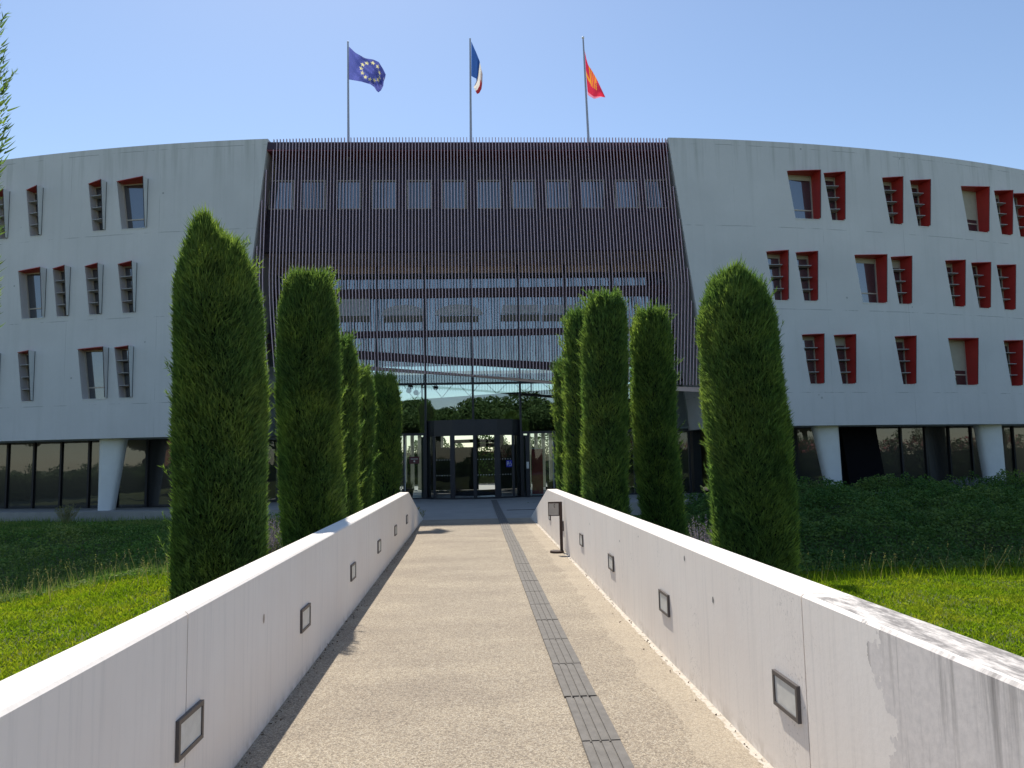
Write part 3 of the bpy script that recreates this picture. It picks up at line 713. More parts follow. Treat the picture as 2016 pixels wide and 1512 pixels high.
def eu(u, v):   # ring of twelve five-pointed stars
    for k in range(12):
        th = 2*math.pi*k/12; du = (u-.58-.25*math.cos(th))*1.45; dv = v-.47-.33*math.sin(th); r = math.hypot(du, dv)
        if r < .085:
            a = (math.atan2(du, -dv) % (2*math.pi/5))-math.pi/5
            if r*(math.cos(math.pi/5-abs(a))+.75*math.sin(math.pi/5-abs(a))) < .085*(.50+.5*abs(a)/(math.pi/5)): return 1
    return 0
V, F, MI = flag(S, "", "", "", eu, None, 170, 120)
finish_flag("flag", V, F, MI, [FB, FY_], "blue flag with a ring of yellow stars, blowing right")
S = flag_surface(Z([(967, 105), (1000, 180), (1022, 235), (1034, 290), (1042, 322)]), Z([(968, 335), (985, 345), (1000, 352), (1002, 372), (982, 408), (1005, 454)]), Z([(967, 105), (968, 335)]),
                 Z([(1042, 322), (1040, 380), (1035, 420), (1020, 448), (1005, 454)]), lambda u, v: .12*u*math.sin(16*u+2*v)+.05*math.sin(30*u)*u)
V, F, MI = flag(S, "", "", "", lambda u, v: 0 if u < (.66-.04*v) else (1 if (u < .84 and v < 1) else (2 if v > .42 else 3)), None)
finish_flag("flag", V, F, MI, [FN, FW, FR, flagmat("flag_white_grey", (.45, .38, .38))], "blue white and red tricolour hanging limp from the middle pole")
ZZ = lambda l: [(1130+x*.0992, 60+y*.0992) for x, y in l]
S = flag_surface(ZZ([(212, 400), (245, 560), (280, 680), (360, 800), (440, 940), (540, 1150), (622, 1325)]), ZZ([(275, 1275), (310, 1305), (400, 1355), (450, 1345), (530, 1318), (622, 1325)]), ZZ([(212, 400), (240, 850), (275, 1275)]),
                 ZZ([(622, 1325), (622, 1326), (622, 1327)]), lambda u, v: .10*math.sin(10*u+6*v)*u)
def cr(u, v):
    if .30 < u < .62 and .0 < v < .62 and (int((u*1.0)*26) % 2 == 0): return 1
    if u < .34 and .45 < v < .58: return 1
    if v > .93: return 2
    return 0
V, F, MI = flag(S, "", "", "", cr, None, 60, 40)
fo = finish_flag("flag", V, F, MI, [FC, FO, FP], "crimson and orange flag, narrow and torn along its bottom edge")
p_ = px3(1130+455*.0992, 60+1078*.0992, YF-.12); o = link("letter", text_mesh("Oc", .16, FP), fo, p_+Vector((.03, 0, 0))); o.rotation_euler = (R(90), R(28), 0)

# ---------------------------------------------------------------- ground, walkway, terrace
def sm(t): t = np.clip(t, 0, 1); return t*t*(3-2*t)
fYn = lambda x: 29.2+.0088*np.maximum(0, np.abs(x-1)-4)**2
def gz(x, y):
    x = np.asarray(x, float); y = np.asarray(y, float)
    z = np.full(np.broadcast(x, y).shape, -1.42)
    z = z + .62*sm((x+11.5)/5.5)*sm((y-11)/6.5)*(x < 0)
    z = z + .35*sm((6.5-x)/3)*sm((y-12)/6)*(x > 0)
    top = fYn(x)-.3
    f = sm((y-19.0)/(np.minimum(top, 31)-1.2-19.0)); z = z*(1-f) + (-.50)*f
    z = np.where(y < -6, z+(1.36)*sm((-6-y)/4), z)
    z = z + .05*np.sin(x*1.3+y*.7)*np.sin(y*1.1) * ((y > -3) & (y < 28))
    return z
nx, ny = 161, 141
gx = np.concatenate([np.linspace(-400, -36, 8), np.linspace(-34, 34, nx-16), np.linspace(36, 400, 8)]); gy = np.concatenate([np.linspace(-400, -32, 10), np.linspace(-30, 44, ny-20), np.linspace(50, 400, 10)])
GX, GY = np.meshgrid(gx, gy); GZ = gz(GX, GY)
GZ = np.where((GY > fYn(GX)-.25) & (GY < 43), -.9, GZ)
GZ = np.where(GY > 43, -.3, GZ)
V = np.stack([GX.ravel(), GY.ravel(), GZ.ravel()], 1); w = len(gx); h = len(gy)
I, J = np.meshgrid(np.arange(w-1), np.arange(h-1)); a = (J*w+I).ravel(); F = np.stack([a, a+1, a+w+1, a+w], 1)
tag(link("ground", np_mesh("ground", V, F, M['soil'], True)), kind="structure")
# bridge walkway
WLX = lambda y: -(1.26+.0105*y)
m = MB(); ys = np.linspace(-7, 21.2, 30)
for a_, b_ in zip(ys[:-1], ys[1:]): m.poly([(WLX(a_)-.02, a_, 0), (1.52, a_, 0), (1.52, b_, 0), (WLX(b_)-.02, b_, 0)])
m.box(-1.2, 1.5, -7, 21.2, -.3, -.02)
tag(m.build("walkway", M['floor']), kind="structure")
# forecourt
m = MB(); pl = [(-1.5, 21.2), (1.52, 21.2), (1.75, 22), (2.1, 26.0), (9.6, 28.8), (9.6, YC+.15), (-9.6, YC+.15), (-9.6, 28.6), (-2.6, 25.6), (-1.75, 22)]
m.poly([(x, y, -.004) for x, y in pl])
for (x0_, y0_), (x1_, y1_) in zip(pl, pl[1:]+pl[:1]): m.poly([(x0_, y0_, -1.2), (x1_, y1_, -1.2), (x1_, y1_, -.004), (x0_, y0_, -.004)])
tag(m.build("forecourt", M['paving']), kind="structure")
for s in (1, -1):
    a_, b_ = (9.6, 34) if s > 0 else (-34, -9.6)
    tag(link("terrace", strip("terrace", M['paving'], a_, b_, lambda x: fY(x)-.25, lambda x: fY(x)+2.6, -1.0, -.08)), kind="structure")
m = MB(); m.box(-30, 30, 42.2, 70, -.32, -.03); tag(m.build("courtyard_paving", M['paving']), kind="structure")
m = MB(); m.box(-60, 60, -40, -10.5, -.10, -.045); tag(m.build("road", plain("asphalt", (.055, .055, .058), .9, var=.15, scale=8, bump=.4)), kind="structure")
# drain slots in the forecourt
m = MB(); m.box(.95, 1.95, 24.5, 24.6, -.002, .003); o = m.build("drain_channel", M['black']); tag(o, "thin dark drain slot across the shaded forecourt paving", "drain")

# ---------------------------------------------------------------- parapet walls
def parapet(s):
    inner = (lambda y: WLX(y)) if s < 0 else (lambda y: 1.50)
    outer = (lambda y: WLX(y)-.20) if s < 0 else (lambda y: 1.72)
    o = empty("parapet_wall", (s*1.5, 0, 0))
    tag(o, "long white parapet wall left of the walkway, inner face shaded" if s < 0 else "long white parapet wall right of the walkway, stained and bare near the viewer", "wall", "parapet walls of the walkway")
    yj = [-7, -2.7, 3.58, 9.85, 16.42]
    g = .005
    for a_, b_ in zip(yj[:-1], yj[1:]):
        m = MB(); a2, b2 = a_+g, b_-g; n = max(2, int((b2-a2)/.4)); ys = np.linspace(a2, b2, n+1)
        c = .012
        def ring(y):
            i, u_ = inner(y), outer(y); si = 1 if u_ > i else -1
            return [(i, y, -.02), (i, y, .95-c), (i+si*c, y, .95), (u_-si*c, y, .95), (u_, y, .95-c), (u_, y, -1.6), (i+si*.1, y, -1.6)]
        rings = [ring(y) for y in ys]
        for r1, r2 in zip(rings[:-1], rings[1:]):
            for k in range(len(r1)):
                q = [r1[k], r2[k], r2[(k+1) % 7], r1[(k+1) % 7]]; m.poly(q if s > 0 else q[::-1])
        m.poly(rings[0] if s < 0 else rings[0][::-1]); m.poly(rings[-1] if s > 0 else rings[-1][::-1])
        wlocal(link("wall_panel", m.mesh("wall_panel", M['paint'])), o)
    ye = 21.6; y0 = 16.42+g; m = MB()
    P = lambda f, y, z: (f(y), y, z)
    pts = [P(inner, y0, -.02), P(inner, ye, -.02), P(outer, ye, -.02), P(outer, y0, -.02), P(inner, y0, .95), P(outer, y0, .95)]
    tri = [(0, 1, 4), (3, 5, 2), (4, 1, 2, 5), (0, 4, 5, 3), (0, 3, 2, 1)]
    for f in tri: m.poly([pts[k] for k in f])
    m.hexa([(min(inner(y0), outer(y0)), y0, -1.6), (max(inner(y0), outer(y0)), y0, -1.6), (max(inner(ye), outer(ye)), ye, -1.6), (min(inner(ye), outer(ye)), ye, -1.6),
            (min(inner(y0), outer(y0)), y0, -.021), (max(inner(y0), outer(y0)), y0, -.021), (max(inner(ye), outer(ye)), ye, -.021), (min(inner(ye), outer(ye)), ye, -.021)])
    wlocal(link("wall_end", m.mesh("wall_end", M['paint'])), o)
parapet(-1); parapet(1)
# recessed wall lights
def lampmesh():
    f = MB(); W_, H_, b, d = .15, .085, .02, .018   # half sizes; local: x along wall, y out of the wall
    f.box(-W_, W_, -.03, d, H_-b, H_); f.box(-W_, W_, -.03, d, -H_, -H_+b); f.box(-W_, -W_+b, -.03, d, -H_+b, H_-b); f.box(W_-b, W_, -.03, d, -H_+b, H_-b)
    l = MB(); l.box(-W_+b, W_-b, -.03, d-.006, -H_+b, H_-b)
    return f.mesh("frame", M['frame']), l.mesh("lens", M['lens'])
M['frame'] = plain("lamp_frame", (.10, .09, .09), .45, .3, var=.1)
fm, lm = lampmesh()
ords = ["nearest the viewer", "second nearest the viewer", "third from the viewer", "fourth from the viewer", "fifth from the viewer", "sixth, farthest and smallest"]
for s in (1, -1):
    for i in range(6):
        y = (3.80 if s > 0 else 3.61)+2.44*i; x = 1.50 if s > 0 else WLX(y)
        if s > 0 and i == 5: y = 15.9
        o = empty("wall_light", (x, y, .43), R(90) if s > 0 else R(-90))
        if s < 0 : o.rotation_euler = (0, 0, R(-90))
        tag(o, "rectangular grey framed light in the %s wall face, %s" % ("right" if s > 0 else "left", ords[i]), "wall light", "lights set into the parapet walls")
        link("frame", fm, o); link("lens", lm, o)
# small chips and tie holes in the right wall
m = MB()
for (y, z, r) in ((4.95, .68, .022), (2.33, .60, .035), (5.6, .86, .02), (8.15, .72, .014), (10.3, .72, .014), (7.2, .86, .01)):
    n = 10; m.poly([(1.4985, y+r*.8*math.cos(2*math.pi*k/n)*(1+.2*math.sin(3*k)), z+r*math.sin(2*math.pi*k/n)) for k in range(n)])
o = [c for c in bpy.data.objects if c.name.startswith("parapet_wall")][1]; wlocal(link("tie_hole", m.mesh("tie_hole", plain("hole_shadowed_concrete", (.25, .24, .23), .9))), o)
m = MB(); m.poly([(WLX(4.87)+.0015, 4.87+.02*math.cos(a), .66+.03*math.sin(a)) for a in np.linspace(0, 6.0, 9)])
o = bpy.data.objects["parapet_wall"]; wlocal(link("paint_chip", m.mesh("paint_chip", plain("chip", (.45, .36, .30), .9))), o)

# ---------------------------------------------------------------- tactile guide strip
T = empty("tactile_strip", (.68, 0, 0)); tag(T, "dark grey ribbed tactile guide strip running up the walkway to the door", "guide strip")
pm = MB(); L = .805; w = .222
prof = [(-.111, 0), (-.108, .006)]; 
ridges = []
xr = -.108
for k in range(4):
    ridges += [(xr, .009), (xr+.042, .0095), (xr+.045, .001), (xr+.053, .001)]; xr += .0545
pp = [(-.111, 0), *ridges[:-2], (.108, .009), (.111, 0)]
for (a0, z0), (a1, z1) in zip(pp[:-1], pp[1:]): pm.poly([(a0, 0, z0), (a1, 0, z1), (a1, L, z1), (a0, L, z0)])
pm.poly([(x, 0, z) for x, z in pp][::-1]); pm.poly([(x, L, z) for x, z in pp])
plate = pm.mesh("plate", M['tactile'])
y = -3.75; i = 0
while y < 30.6:
    if not (28.6 < y < 28.9):
        o = link("plate", plate, T, (random.uniform(-.004, .004), y, .0045)); o.rotation_euler = (0, 0, random.uniform(-.004, .004)); o.scale = (1, random.choice((1, 1, .985)), 1)
    y += .823; i += 1

# ---------------------------------------------------------------- sign stand
SS = empty("sign_stand", (1.375, 13.25, 0)); tag(SS, "small brown metal sign stand with grey board on the right side of the walkway", "sign stand")
m = MB(); n = 20
m.tube([(-.02, 0, 0), (-.02, 0, .035)], .12, 24); o = m.build("base", M['rust'], SS)
m = MB(); m.box(.035, .085, -.02, .02, .035, .86); bevel(m.build("pole", M['rust'], SS), .004)
m = MB(); m.box(-.155, .034, -.012, .012, .62, .632).box(-.155, .034, -.014, .014, .835, .86).box(-.155, -.147, -.012, .012, .632, .835).box(.026, .034, -.012, .012, .632, .835); m.box(-.128, -.112, -.01, .01, .59, .62)
m.build("board_frame", M['rust'], SS)
m = MB(); m.box(-.147, .026, -.006, .006, .632, .835); bd = m.build("board", plain("grey_board", (.48, .44, .40), .35, var=.1), SS)
m = MB(); m.tube([(-.035-.018*math.cos(a), -.009, .79+.032*math.sin(a)) for a in np.linspace(-1.4, 1.4, 9)], .004, 5); m.build("hand_symbol", M['black'], bd)

# ---------------------------------------------------------------- things at the entrance
m = MB(); b_ = px3(1042, 952, YC-.35); 
BN = empty("roll_up_banner", (2.62, YC-.32, 0)); tag(BN, "tall dark red roll-up banner standing behind the right entrance glass", "banner")
BN.location.y = YC+.14
def bannermat():
    t = NT("banner_print"); v = t.co(); x, y, z = t.sep(v)
    n = t.noise(v, 2.2, 5); c = t.mix(t.ramp(n, .35, .65), (.42, .025, .025), (.62, .06, .05))
    c = t.mix(t.math('MULTIPLY', t.ramp(t.noise(v, 3.1, 4), .5, .62), t.ramp(z, .3, .5, (1, 1, 1, 1), (0, 0, 0, 1))), c, (.5, .22, .05)); 
    t.lk(c, t.b.inputs['Base Color']); t.b.inputs['Roughness'].default_value = .5; return t.mat
m = MB(); m.box(-.24, .24, 0, .012, .1, 2.02); m.build("banner_sheet", bannermat(), BN)
m = MB(); m.box(-.26, .26, -.09, .09, 0, .09); m.build("banner_base", M['alum'], BN)
m = MB(); m.box(-.24, .24, -.002, .014, 2.02, 2.045); m.build("top_rail", M['alum'], BN)
for i, (yy, n_) in enumerate(((1.72, 5), (1.62, 7), (1.52, 6))): pass
PQ = empty("notice_plaque", (-2.62, YC-.02, 1.64)); tag(PQ, "small dark red notice with a pale emblem on the left entrance glass", "notice")
m = MB(); m.box(-.21, .21, -.03, -.013, -.15, .15); m.build("plaque_panel", plain("plaque_maroon", (.09, .015, .02), .5), PQ)
m = MB(); m.box(-.15, .15, -.034, -.031, .04, .06).tube([(0, -.031, -.05), (0, -.036, -.05)], .035, 12); m.build("printed_emblem", M['lens'], PQ)
def planter(x, label, y=YC+.55, s=1.0):
    o = empty("planter", (x, y, 0)); tag(o, label, "planter", "planters inside the entrance")
    m = MB(); n = 4; m.hexa([(-.17*s, -.17*s, 0), (.17*s, -.17*s, 0), (.17*s, .17*s, 0), (-.17*s, .17*s, 0), (-.24*s, -.24*s, .42*s), (.24*s, -.24*s, .42*s), (.24*s, .24*s, .42*s), (-.24*s, .24*s, .42*s)])
    bevel(m.build("pot", M['black'], o), .01)
    V = []; F = []
    for k in range(160):
        a = random.uniform(0, 6.28); l = random.uniform(.15, .45)*s; r = random.uniform(0, .18)*s; p = Vector((r*math.cos(a), r*math.sin(a), .42*s)); d = Vector((math.cos(a)*.4, math.sin(a)*.4, 1)).normalized()
        q = Vector((-math.sin(a), math.cos(a), 0))*.02; b0 = len(V); V += [p-q, p+q, p+d*l]; F.append((b0, b0+1, b0+2))
    link("plant", np_mesh("plant", np.array([tuple(v) for v in V]), np.array(F), M['weeds']), o)
planter(-2.95, "dark tapered planter beside the left entrance door"); planter(3.22, "dark tapered planter beside the red banner", s=.9)
IC = empty("intercom_post", (2.17, YC-.35, 0)); tag(IC, "dark post with a pale intercom panel right of the revolving door", "intercom")
m = MB(); m.box(-.07, .07, -.05, .05, 0, 2.6); m.build("post", M['navy'], IC)
m = MB(); m.box(-.05, .05, -.07, -.051, 1.2, 1.48); m.build("panel", M['alum'], IC)
# courtyard behind the lobby: pale posts, hedge
m = MB(); x = -6.6
while x < 8.2:
    if not -1.7 < x < 1.8: m.box(x-.10, x+.10, 44.4, 44.56, -.03, 3.3)
    x += .42
m.box(-6.9, -1.7, 44.42, 44.54, 3.3, 3.4).box(1.8, 8.3, 44.42, 44.54, 3.3, 3.4)
tag(m.build("slat_fence", M['pale']), "pale vertical slat fence in the courtyard, seen through the entrance glass", "fence")
# ---------------------------------------------------------------- vegetation
def blades(P, D, L, W, lean=None):
    """thin tapering quads: root P, direction D (unit), length L, width W -> V,F"""
    n = len(P); rnd = rng.normal(size=(n, 3)); side = np.cross(D, rnd); side /= np.linalg.norm(side, axis=1)[:, None]+1e-9
    a = P-side*W[:, None]*.5; b = P+side*W[:, None]*.5; mid = P+D*(L*.55)[:, None]
    tip = P+D*L[:, None] if lean is None else P+D*L[:, None]+lean
    c = mid+side*W[:, None]*.42
    V = np.stack([a, b, c, tip], 1).reshape(-1, 3); F = np.arange(n*4).reshape(-1, 4); return V, F
def lump(th, z, ph):
    return .5*np.sin(3*th+1.7*z+ph)+.35*np.sin(5*th-2.9*z+2*ph)+.4*np.sin(2*th+4.7*z+ph*3)+.3*np.sin(7*th+7.3*z+ph)
def cypress_meshes(h, r, n, seed, topflat=.5, bl=1.0, bulge=0, wob=.13, spike=0):
    g = np.random.default_rng(seed); ph = seed*1.37
    def rad(z, th):
        t = z/h; p = r*(.90+.10*np.sin(np.clip(t, 0, 1)*2.6))
        k = np.clip((1-t)*h/(topflat*1.5), 0, 1); p = p*np.sqrt(np.clip(1-(1-k)**2.2, 0, 1))
        p = p*(.92+.08*np.clip(t*6, 0, 1))+bulge*r*np.clip((t-.62)/.16, 0, 1)*.16
        return p*(1+wob*.55*lump(th, z, ph))
    z = g.uniform(0, 1, n)**.92*h*.985; th = g.uniform(0, 2*np.pi, n)
    depth = g.uniform(0, 1, n)**2.0*.25
    R_ = rad(z, th)*(1-depth)
    ax = .06*np.sin(z*.9+ph); ay = .05*np.cos(z*.8+ph)
    P = np.stack([R_*np.cos(th)+ax, R_*np.sin(th)+ay, z], 1)
    out = np.stack([np.cos(th), np.sin(th), np.zeros(n)], 1)
    tz = z/h; upw = .85+.6*np.clip((tz-.85)*6, 0, 1)
    sw = .35*np.sin(th*4+z*3.1+ph)   # locks of foliage combed in varying directions
    tang = np.stack([-np.sin(th), np.cos(th), np.zeros(n)], 1)
    D = out*(.55+.30*g.normal(size=n)[:, None])+np.array([0, 0, 1])*upw[:, None]+tang*(.6*sw+.42*g.normal(size=n))[:, None]
    D /= np.linalg.norm(D, axis=1)[:, None]
    L = (.045+.075*g.uniform(0, 1, n)**2.2)*bl*(1+1.1*np.clip((tz-.93)*14, 0, 1)*g.uniform(0, 1, n)); W = (.009+.008*g.uniform(0, 1, n))*bl
    if spike: P[:, 2] += spike*np.clip((tz-.84)/.16, 0, 1)*np.exp(-((P[:, 0]+.08)/.11)**2)
    V1, F1 = blades(P, D, L, W)
    # straggling sprays
    k = int(95*h/5.5); zs = np.concatenate([g.uniform(.3*h, .985*h, k), g.uniform(.93*h, .99*h, k//2)]); ts = g.uniform(0, 2*np.pi, len(zs)); VV = [V1]; FF = [F1]; off = len(V1)
    for z0, t0 in zip(zs, ts):
        rr_ = float(rad(z0, t0)); p = np.array([rr_*np.cos(t0), rr_*np.sin(t0), z0]); d = np.array([np.cos(t0)*.6, np.sin(t0)*.6, 1.0])+g.normal(size=3)*.15; d /= np.linalg.norm(d); ln = g.uniform(.06, .18)*bl
        q = 14; s_ = np.linspace(0, 1, q)[:, None]; PP = p+d*ln*s_; DD = d+g.normal(size=(q, 3))*.45; DD /= np.linalg.norm(DD, axis=1)[:, None]
        v, f = blades(PP, DD, np.full(q, .055*bl), np.full(q, .010*bl)); VV.append(v); FF.append(f+off); off += len(v)
    crown = np_mesh("crown", np.concatenate(VV), np.concatenate(FF), M['cyp'])
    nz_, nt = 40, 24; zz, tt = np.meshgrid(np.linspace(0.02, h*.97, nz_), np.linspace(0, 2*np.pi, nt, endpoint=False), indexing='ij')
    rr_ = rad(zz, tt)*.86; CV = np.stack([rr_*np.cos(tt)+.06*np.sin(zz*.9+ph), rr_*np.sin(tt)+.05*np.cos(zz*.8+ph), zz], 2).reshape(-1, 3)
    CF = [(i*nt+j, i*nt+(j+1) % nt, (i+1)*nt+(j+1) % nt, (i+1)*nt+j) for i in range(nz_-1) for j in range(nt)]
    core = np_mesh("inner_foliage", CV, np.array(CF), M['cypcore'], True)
    tk = MB(); tk.tube([(0, 0, -.35), (0, 0, .4), (0.02, 0, h*.5)], [.11, .09, .04], 8); trunk = tk.mesh("trunk", M['bark'])
    return crown, core, trunk
cyps = [  # x, y, r, top z, blades, label, kwargs
    (-3.86, 5.0, .60, 6.3, 26000, "tall cypress at the left edge of the photo, cut off by the frame", dict(bulge=.8)),
    (-2.26, 6.8, .365, 3.60, 130000, "tallest cypress left of the walkway, nearest the viewer, with ragged top", dict(topflat=.55, spike=.26)),
    (-2.04, 9.7, .36, 4.02, 90000, "second cypress from the viewer on the left, rounded bright top", dict(topflat=.5)),
    (-2.50, 14.2, .37, 3.91, 30000, "third left cypress, half hidden behind the round topped one", dict(topflat=.7)),
    (-2.72, 17.6, .36, 3.70, 24000, "dark short left cypress, between third and last of its row", {}),
    (-2.42, 20.6, .35, 3.90, 24000, "last short left cypress, beside the entrance glazing", {}),
    (3.03, 8.55, .43, 3.62, 130000, "widest right cypress, nearest the viewer, in front of the red windows", dict(topflat=.5, spike=.16)),
    (3.24, 13.6, .36, 4.26, 46000, "slim right cypress with yellow left side, next to the widest one", {}),
    (2.19, 12.7, .355, 4.37, 46000, "tall smooth right cypress rising behind the sign stand", dict(topflat=.4)),
    (2.27, 15.9, .42, 4.70, 30000, "right cypress overlapped by the tall smooth one", {}),
    (2.40, 19.6, .38, 4.1, 20000, "last right cypress, only a sliver seen beside the entrance", {}),
]
for i, (x, y, r, zt_, n, lab, kw) in enumerate(cyps):
    z0 = -1.35 if y < 12 else -1.1
    cr_, co_, tr_ = cypress_meshes(zt_-z0, r, n, i+3, bl=max(.86, min(1.6, .38+.07*y)), **kw)
    o = empty("cypress_tree", (x, y, z0)); tag(o, lab, "cypress tree", "cypress trees lining the walkway")
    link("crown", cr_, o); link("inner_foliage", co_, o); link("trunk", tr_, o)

def scatter(n, x0, x1, y0, y1, pred=None):
    X = rng.uniform(x0, x1, n); Y = rng.uniform(y0, y1, n)
    if pred is not None: k = pred(X, Y); X, Y = X[k], Y[k]
    return X, Y
def noise2(x, y, s=1.0, ph=0):
    return (np.sin(x*1.7*s+ph)+np.sin(y*2.1*s+ph*2)+np.sin((x+y)*1.1*s+ph)+np.sin((x-y)*2.7*s+1+ph))/4
def inview(X, Y, z=-1.4, m=.06):
    k = (1510*X/np.maximum(Y, .1)); return (np.abs(k-70) < 1090) & (Y > 1)
def lawn(name, x0, x1, y0, y1, n, label):
    X, Y = scatter(n, x0, x1, y0, y1, lambda x, y: inview(x, y)); k = len(X)
    P = np.stack([X, Y, gz(X, Y)], 1); nn = noise2(X, Y, 1.5)
    D = np.stack([rng.normal(size=k)*.38, rng.normal(size=k)*.38, np.ones(k)], 1); D /= np.linalg.norm(D, axis=1)[:, None]
    L = (.05+.07*rng.uniform(size=k))*(1+.35*nn); W = .008+.006*rng.uniform(size=k)
    V, F = blades(P, D, L, W, np.stack([rng.normal(size=k)*.02, rng.normal(size=k)*.02, -.015*np.ones(k)], 1))
    tag(link(name, np_mesh(name, V, F, M['grass'])), label, "grass", kind="stuff")
lawn("grass", -14, -1.75, 8.5, 19.5, 150000, "bright sunlit grass lawn left of the walkway")
lawn("grass", 1.8, 15.5, 8.5, 20, 150000, "bright sunlit grass lawn right of the walkway")
def cover(name, n, x0, x1, y0, y1, hgt, size, mat, label, cat):
    X, Y = scatter(n, x0, x1, y0, y1, lambda x, y: inview(x, y) & (y < fYn(x)-.35) & (rng.uniform(size=len(x)) < sm((y-y0)/1.2+.15)))
    k = len(X); nn = noise2(X, Y, .9, 2)+.6*noise2(X, Y, 2.6, 5); hh = hgt(X, Y)*(1+.55*nn)
    Z_ = gz(X, Y)+hh*(rng.uniform(size=k)**.35)
    P = np.stack([X, Y, Z_], 1)
    a = rng.normal(size=(k, 3)); a[:, 2] *= .5; a /= np.linalg.norm(a, axis=1)[:, None]
    nrm = rng.normal(size=(k, 3))*.7+np.array([0, -.35, 1.0]); b = np.cross(nrm, a); b /= np.linalg.norm(b, axis=1)[:, None]+1e-9
    s_ = size*(.6+.8*rng.uniform(size=k))[:, None]
    V = np.stack([P-a*s_, P-b*s_*.62+a*s_*.1, P+a*s_, P+b*s_*.62+a*s_*.1], 1).reshape(-1, 3); F = np.arange(k*4).reshape(-1, 4)
    tag(link(name, np_mesh(name, V, F, mat)), label, cat, kind="stuff")
cover("bramble_bank", 210000, 1.85, 23.5, 19.0, 31.5, lambda x, y: .12+.75*sm((y-19)/4)*sm((x-6)/4)+.25*sm((5-x)/2), .042, M['ivy'], "dark green leafy ground cover on the shaded bank at right", "ground cover")
cover("weed_bank", 105000, -22.5, -1.9, 17.6, 31, lambda x, y: (.14+.34*sm((y-19)/5))*(1-.8*sm((y-24.5)/3)), .036, M['weeds'], "shaded weeds and tall grass on the bank at left", "ground cover")
# grassy wisps across both banks and seed-head stems at the lawn edge
def wisps(name, n, x0, x1, y0, y1, Lr, mat, label, cat, W=.010, heads=0):
    X, Y = scatter(n, x0, x1, y0, y1, lambda x, y: inview(x, y) & (y < fYn(x)-.4)); k = len(X)
    P = np.stack([X, Y, gz(X, Y)], 1); D = np.stack([rng.normal(size=k)*.3, rng.normal(size=k)*.3, np.ones(k)], 1); D /= np.linalg.norm(D, axis=1)[:, None]
    L = rng.uniform(*Lr, size=k); V, F = blades(P, D, L, np.full(k, W)+.005*rng.uniform(size=k))
    if heads:
        V2 = []; F2 = []; T_ = P+D*L[:, None]
        for s_ in range(heads):
            j = T_-D*(s_*.04)[..., None] if False else T_-D*(s_*.035); dd = rng.normal(size=(k, 3)); dd /= np.linalg.norm(dd, axis=1)[:, None]
            v, f = blades(j, dd, np.full(k, .03), np.full(k, .02)); F2.append(f+len(V)+sum(len(q) for q in V2)); V2.append(v)
        V = np.concatenate([V]+V2); F = np.concatenate([F]+F2)
    tag(link(name, np_mesh(name, V, F, mat)), label, cat, kind="stuff")
wisps("tall_weeds", 30000, -22, -2.8, 17.5, 30.5, (.15, .42), M['weeds'], "thin grass blades rising over the left bank", "grass")
wisps("seed_stems", 300, -14, -3.4, 16.2, 19.5, (.35, .75), M['straw'], "thin pale flowering stems at the edge of the left lawn", "wildflowers", .009, 5)
wisps("tall_weeds", 3200, 3.5, 15, 17.6, 20.2, (.12, .34), M['grass'], "long grass blades along the edge of the right bank", "grass")
wisps("seed_stems", 130, 4.5, 14, 17.6, 19.6, (.4, .9), M['straw'], "thin arching stems at the edge of the right lawn", "wildflowers", .009, 4)

def bush(name, x, y, z, hw, hh, n, label, cat, flower=True, loc_h=None):
    o = empty(name, (x, y, z)); tag(o, label, cat)
    a = rng.uniform(0, 2*np.pi, n); sp = rng.uniform(0, 1, n)**.6
    P = np.stack([np.cos(a)*sp*hw*.35, np.sin(a)*sp*hw*.35, np.zeros(n)], 1); D = np.stack([np.cos(a)*sp*.8, np.sin(a)*sp*.8, np.ones(n)], 1)+rng.normal(size=(n, 3))*.08; D /= np.linalg.norm(D, axis=1)[:, None]
    L = rng.uniform(.5, 1, n)*hh
    V, F = blades(P, D, L, np.full(n, .012)); link("stems", np_mesh("stems", V, F, M['lavleaf'] if flower else M['straw']), o)
    if flower:
        VV = []; FF = []; off = 0
        for s_ in range(14):
            j = P+D*(L*(.55+.45*s_/13))[:, None]; dd = D*.6+rng.normal(size=(n, 3))*.6; dd /= np.linalg.norm(dd, axis=1)[:, None]
            v, f = blades(j, dd, np.full(n, .035), np.full(n, .022)); VV.append(v); FF.append(f+off); off += len(v)
        link("flowers", np_mesh("flowers", np.concatenate(VV), np.concatenate(FF), M['lav']), o)
        VV = []; FF = []; off = 0
        for s_ in range(10):
            j = P+D*(L*(.05+.5*s_/9))[:, None]; dd = D*.4+rng.normal(size=(n, 3))*.6; dd /= np.linalg.norm(dd, axis=1)[:, None]
            v, f = blades(j, dd, np.full(n, .05), np.full(n, .022)); VV.append(v); FF.append(f+off); off += len(v)
        link("leaves", np_mesh("leaves", np.concatenate(VV), np.concatenate(FF), M['lavleaf']), o)
    else:
        VV = []; FF = []; off = 0
        for s_ in range(8):
            j = P+D*(L*(.75+.25*s_/7))[:, None]; dd = D*.8+rng.normal(size=(n, 3))*.35+np.array([.25, 0, 0]); dd /= np.linalg.norm(dd, axis=1)[:, None]
            v, f = blades(j, dd, np.full(n, .07), np.full(n, .012)); VV.append(v); FF.append(f+off); off += len(v)
        link("seed_heads", np_mesh("seed_heads", np.concatenate(VV), np.concatenate(FF), M['straw']), o)
bush("lavender_bush", -4.75, 17.6, -.75, .7, 1.25, 260, "pale purple lavender bush seen between the two tallest left cypresses", "lavender")
bush("lavender_bush", 4.95, 16.9, -1.15, .7, 1.45, 300, "pale purple lavender bush seen between two right cypresses", "lavender")
bush("grass_tuft", 13.0, 29.2, -.45, 1.0, 1.0, 420, "straw coloured ornamental grass at the foot of the right tapered column", "ornamental grass", False)
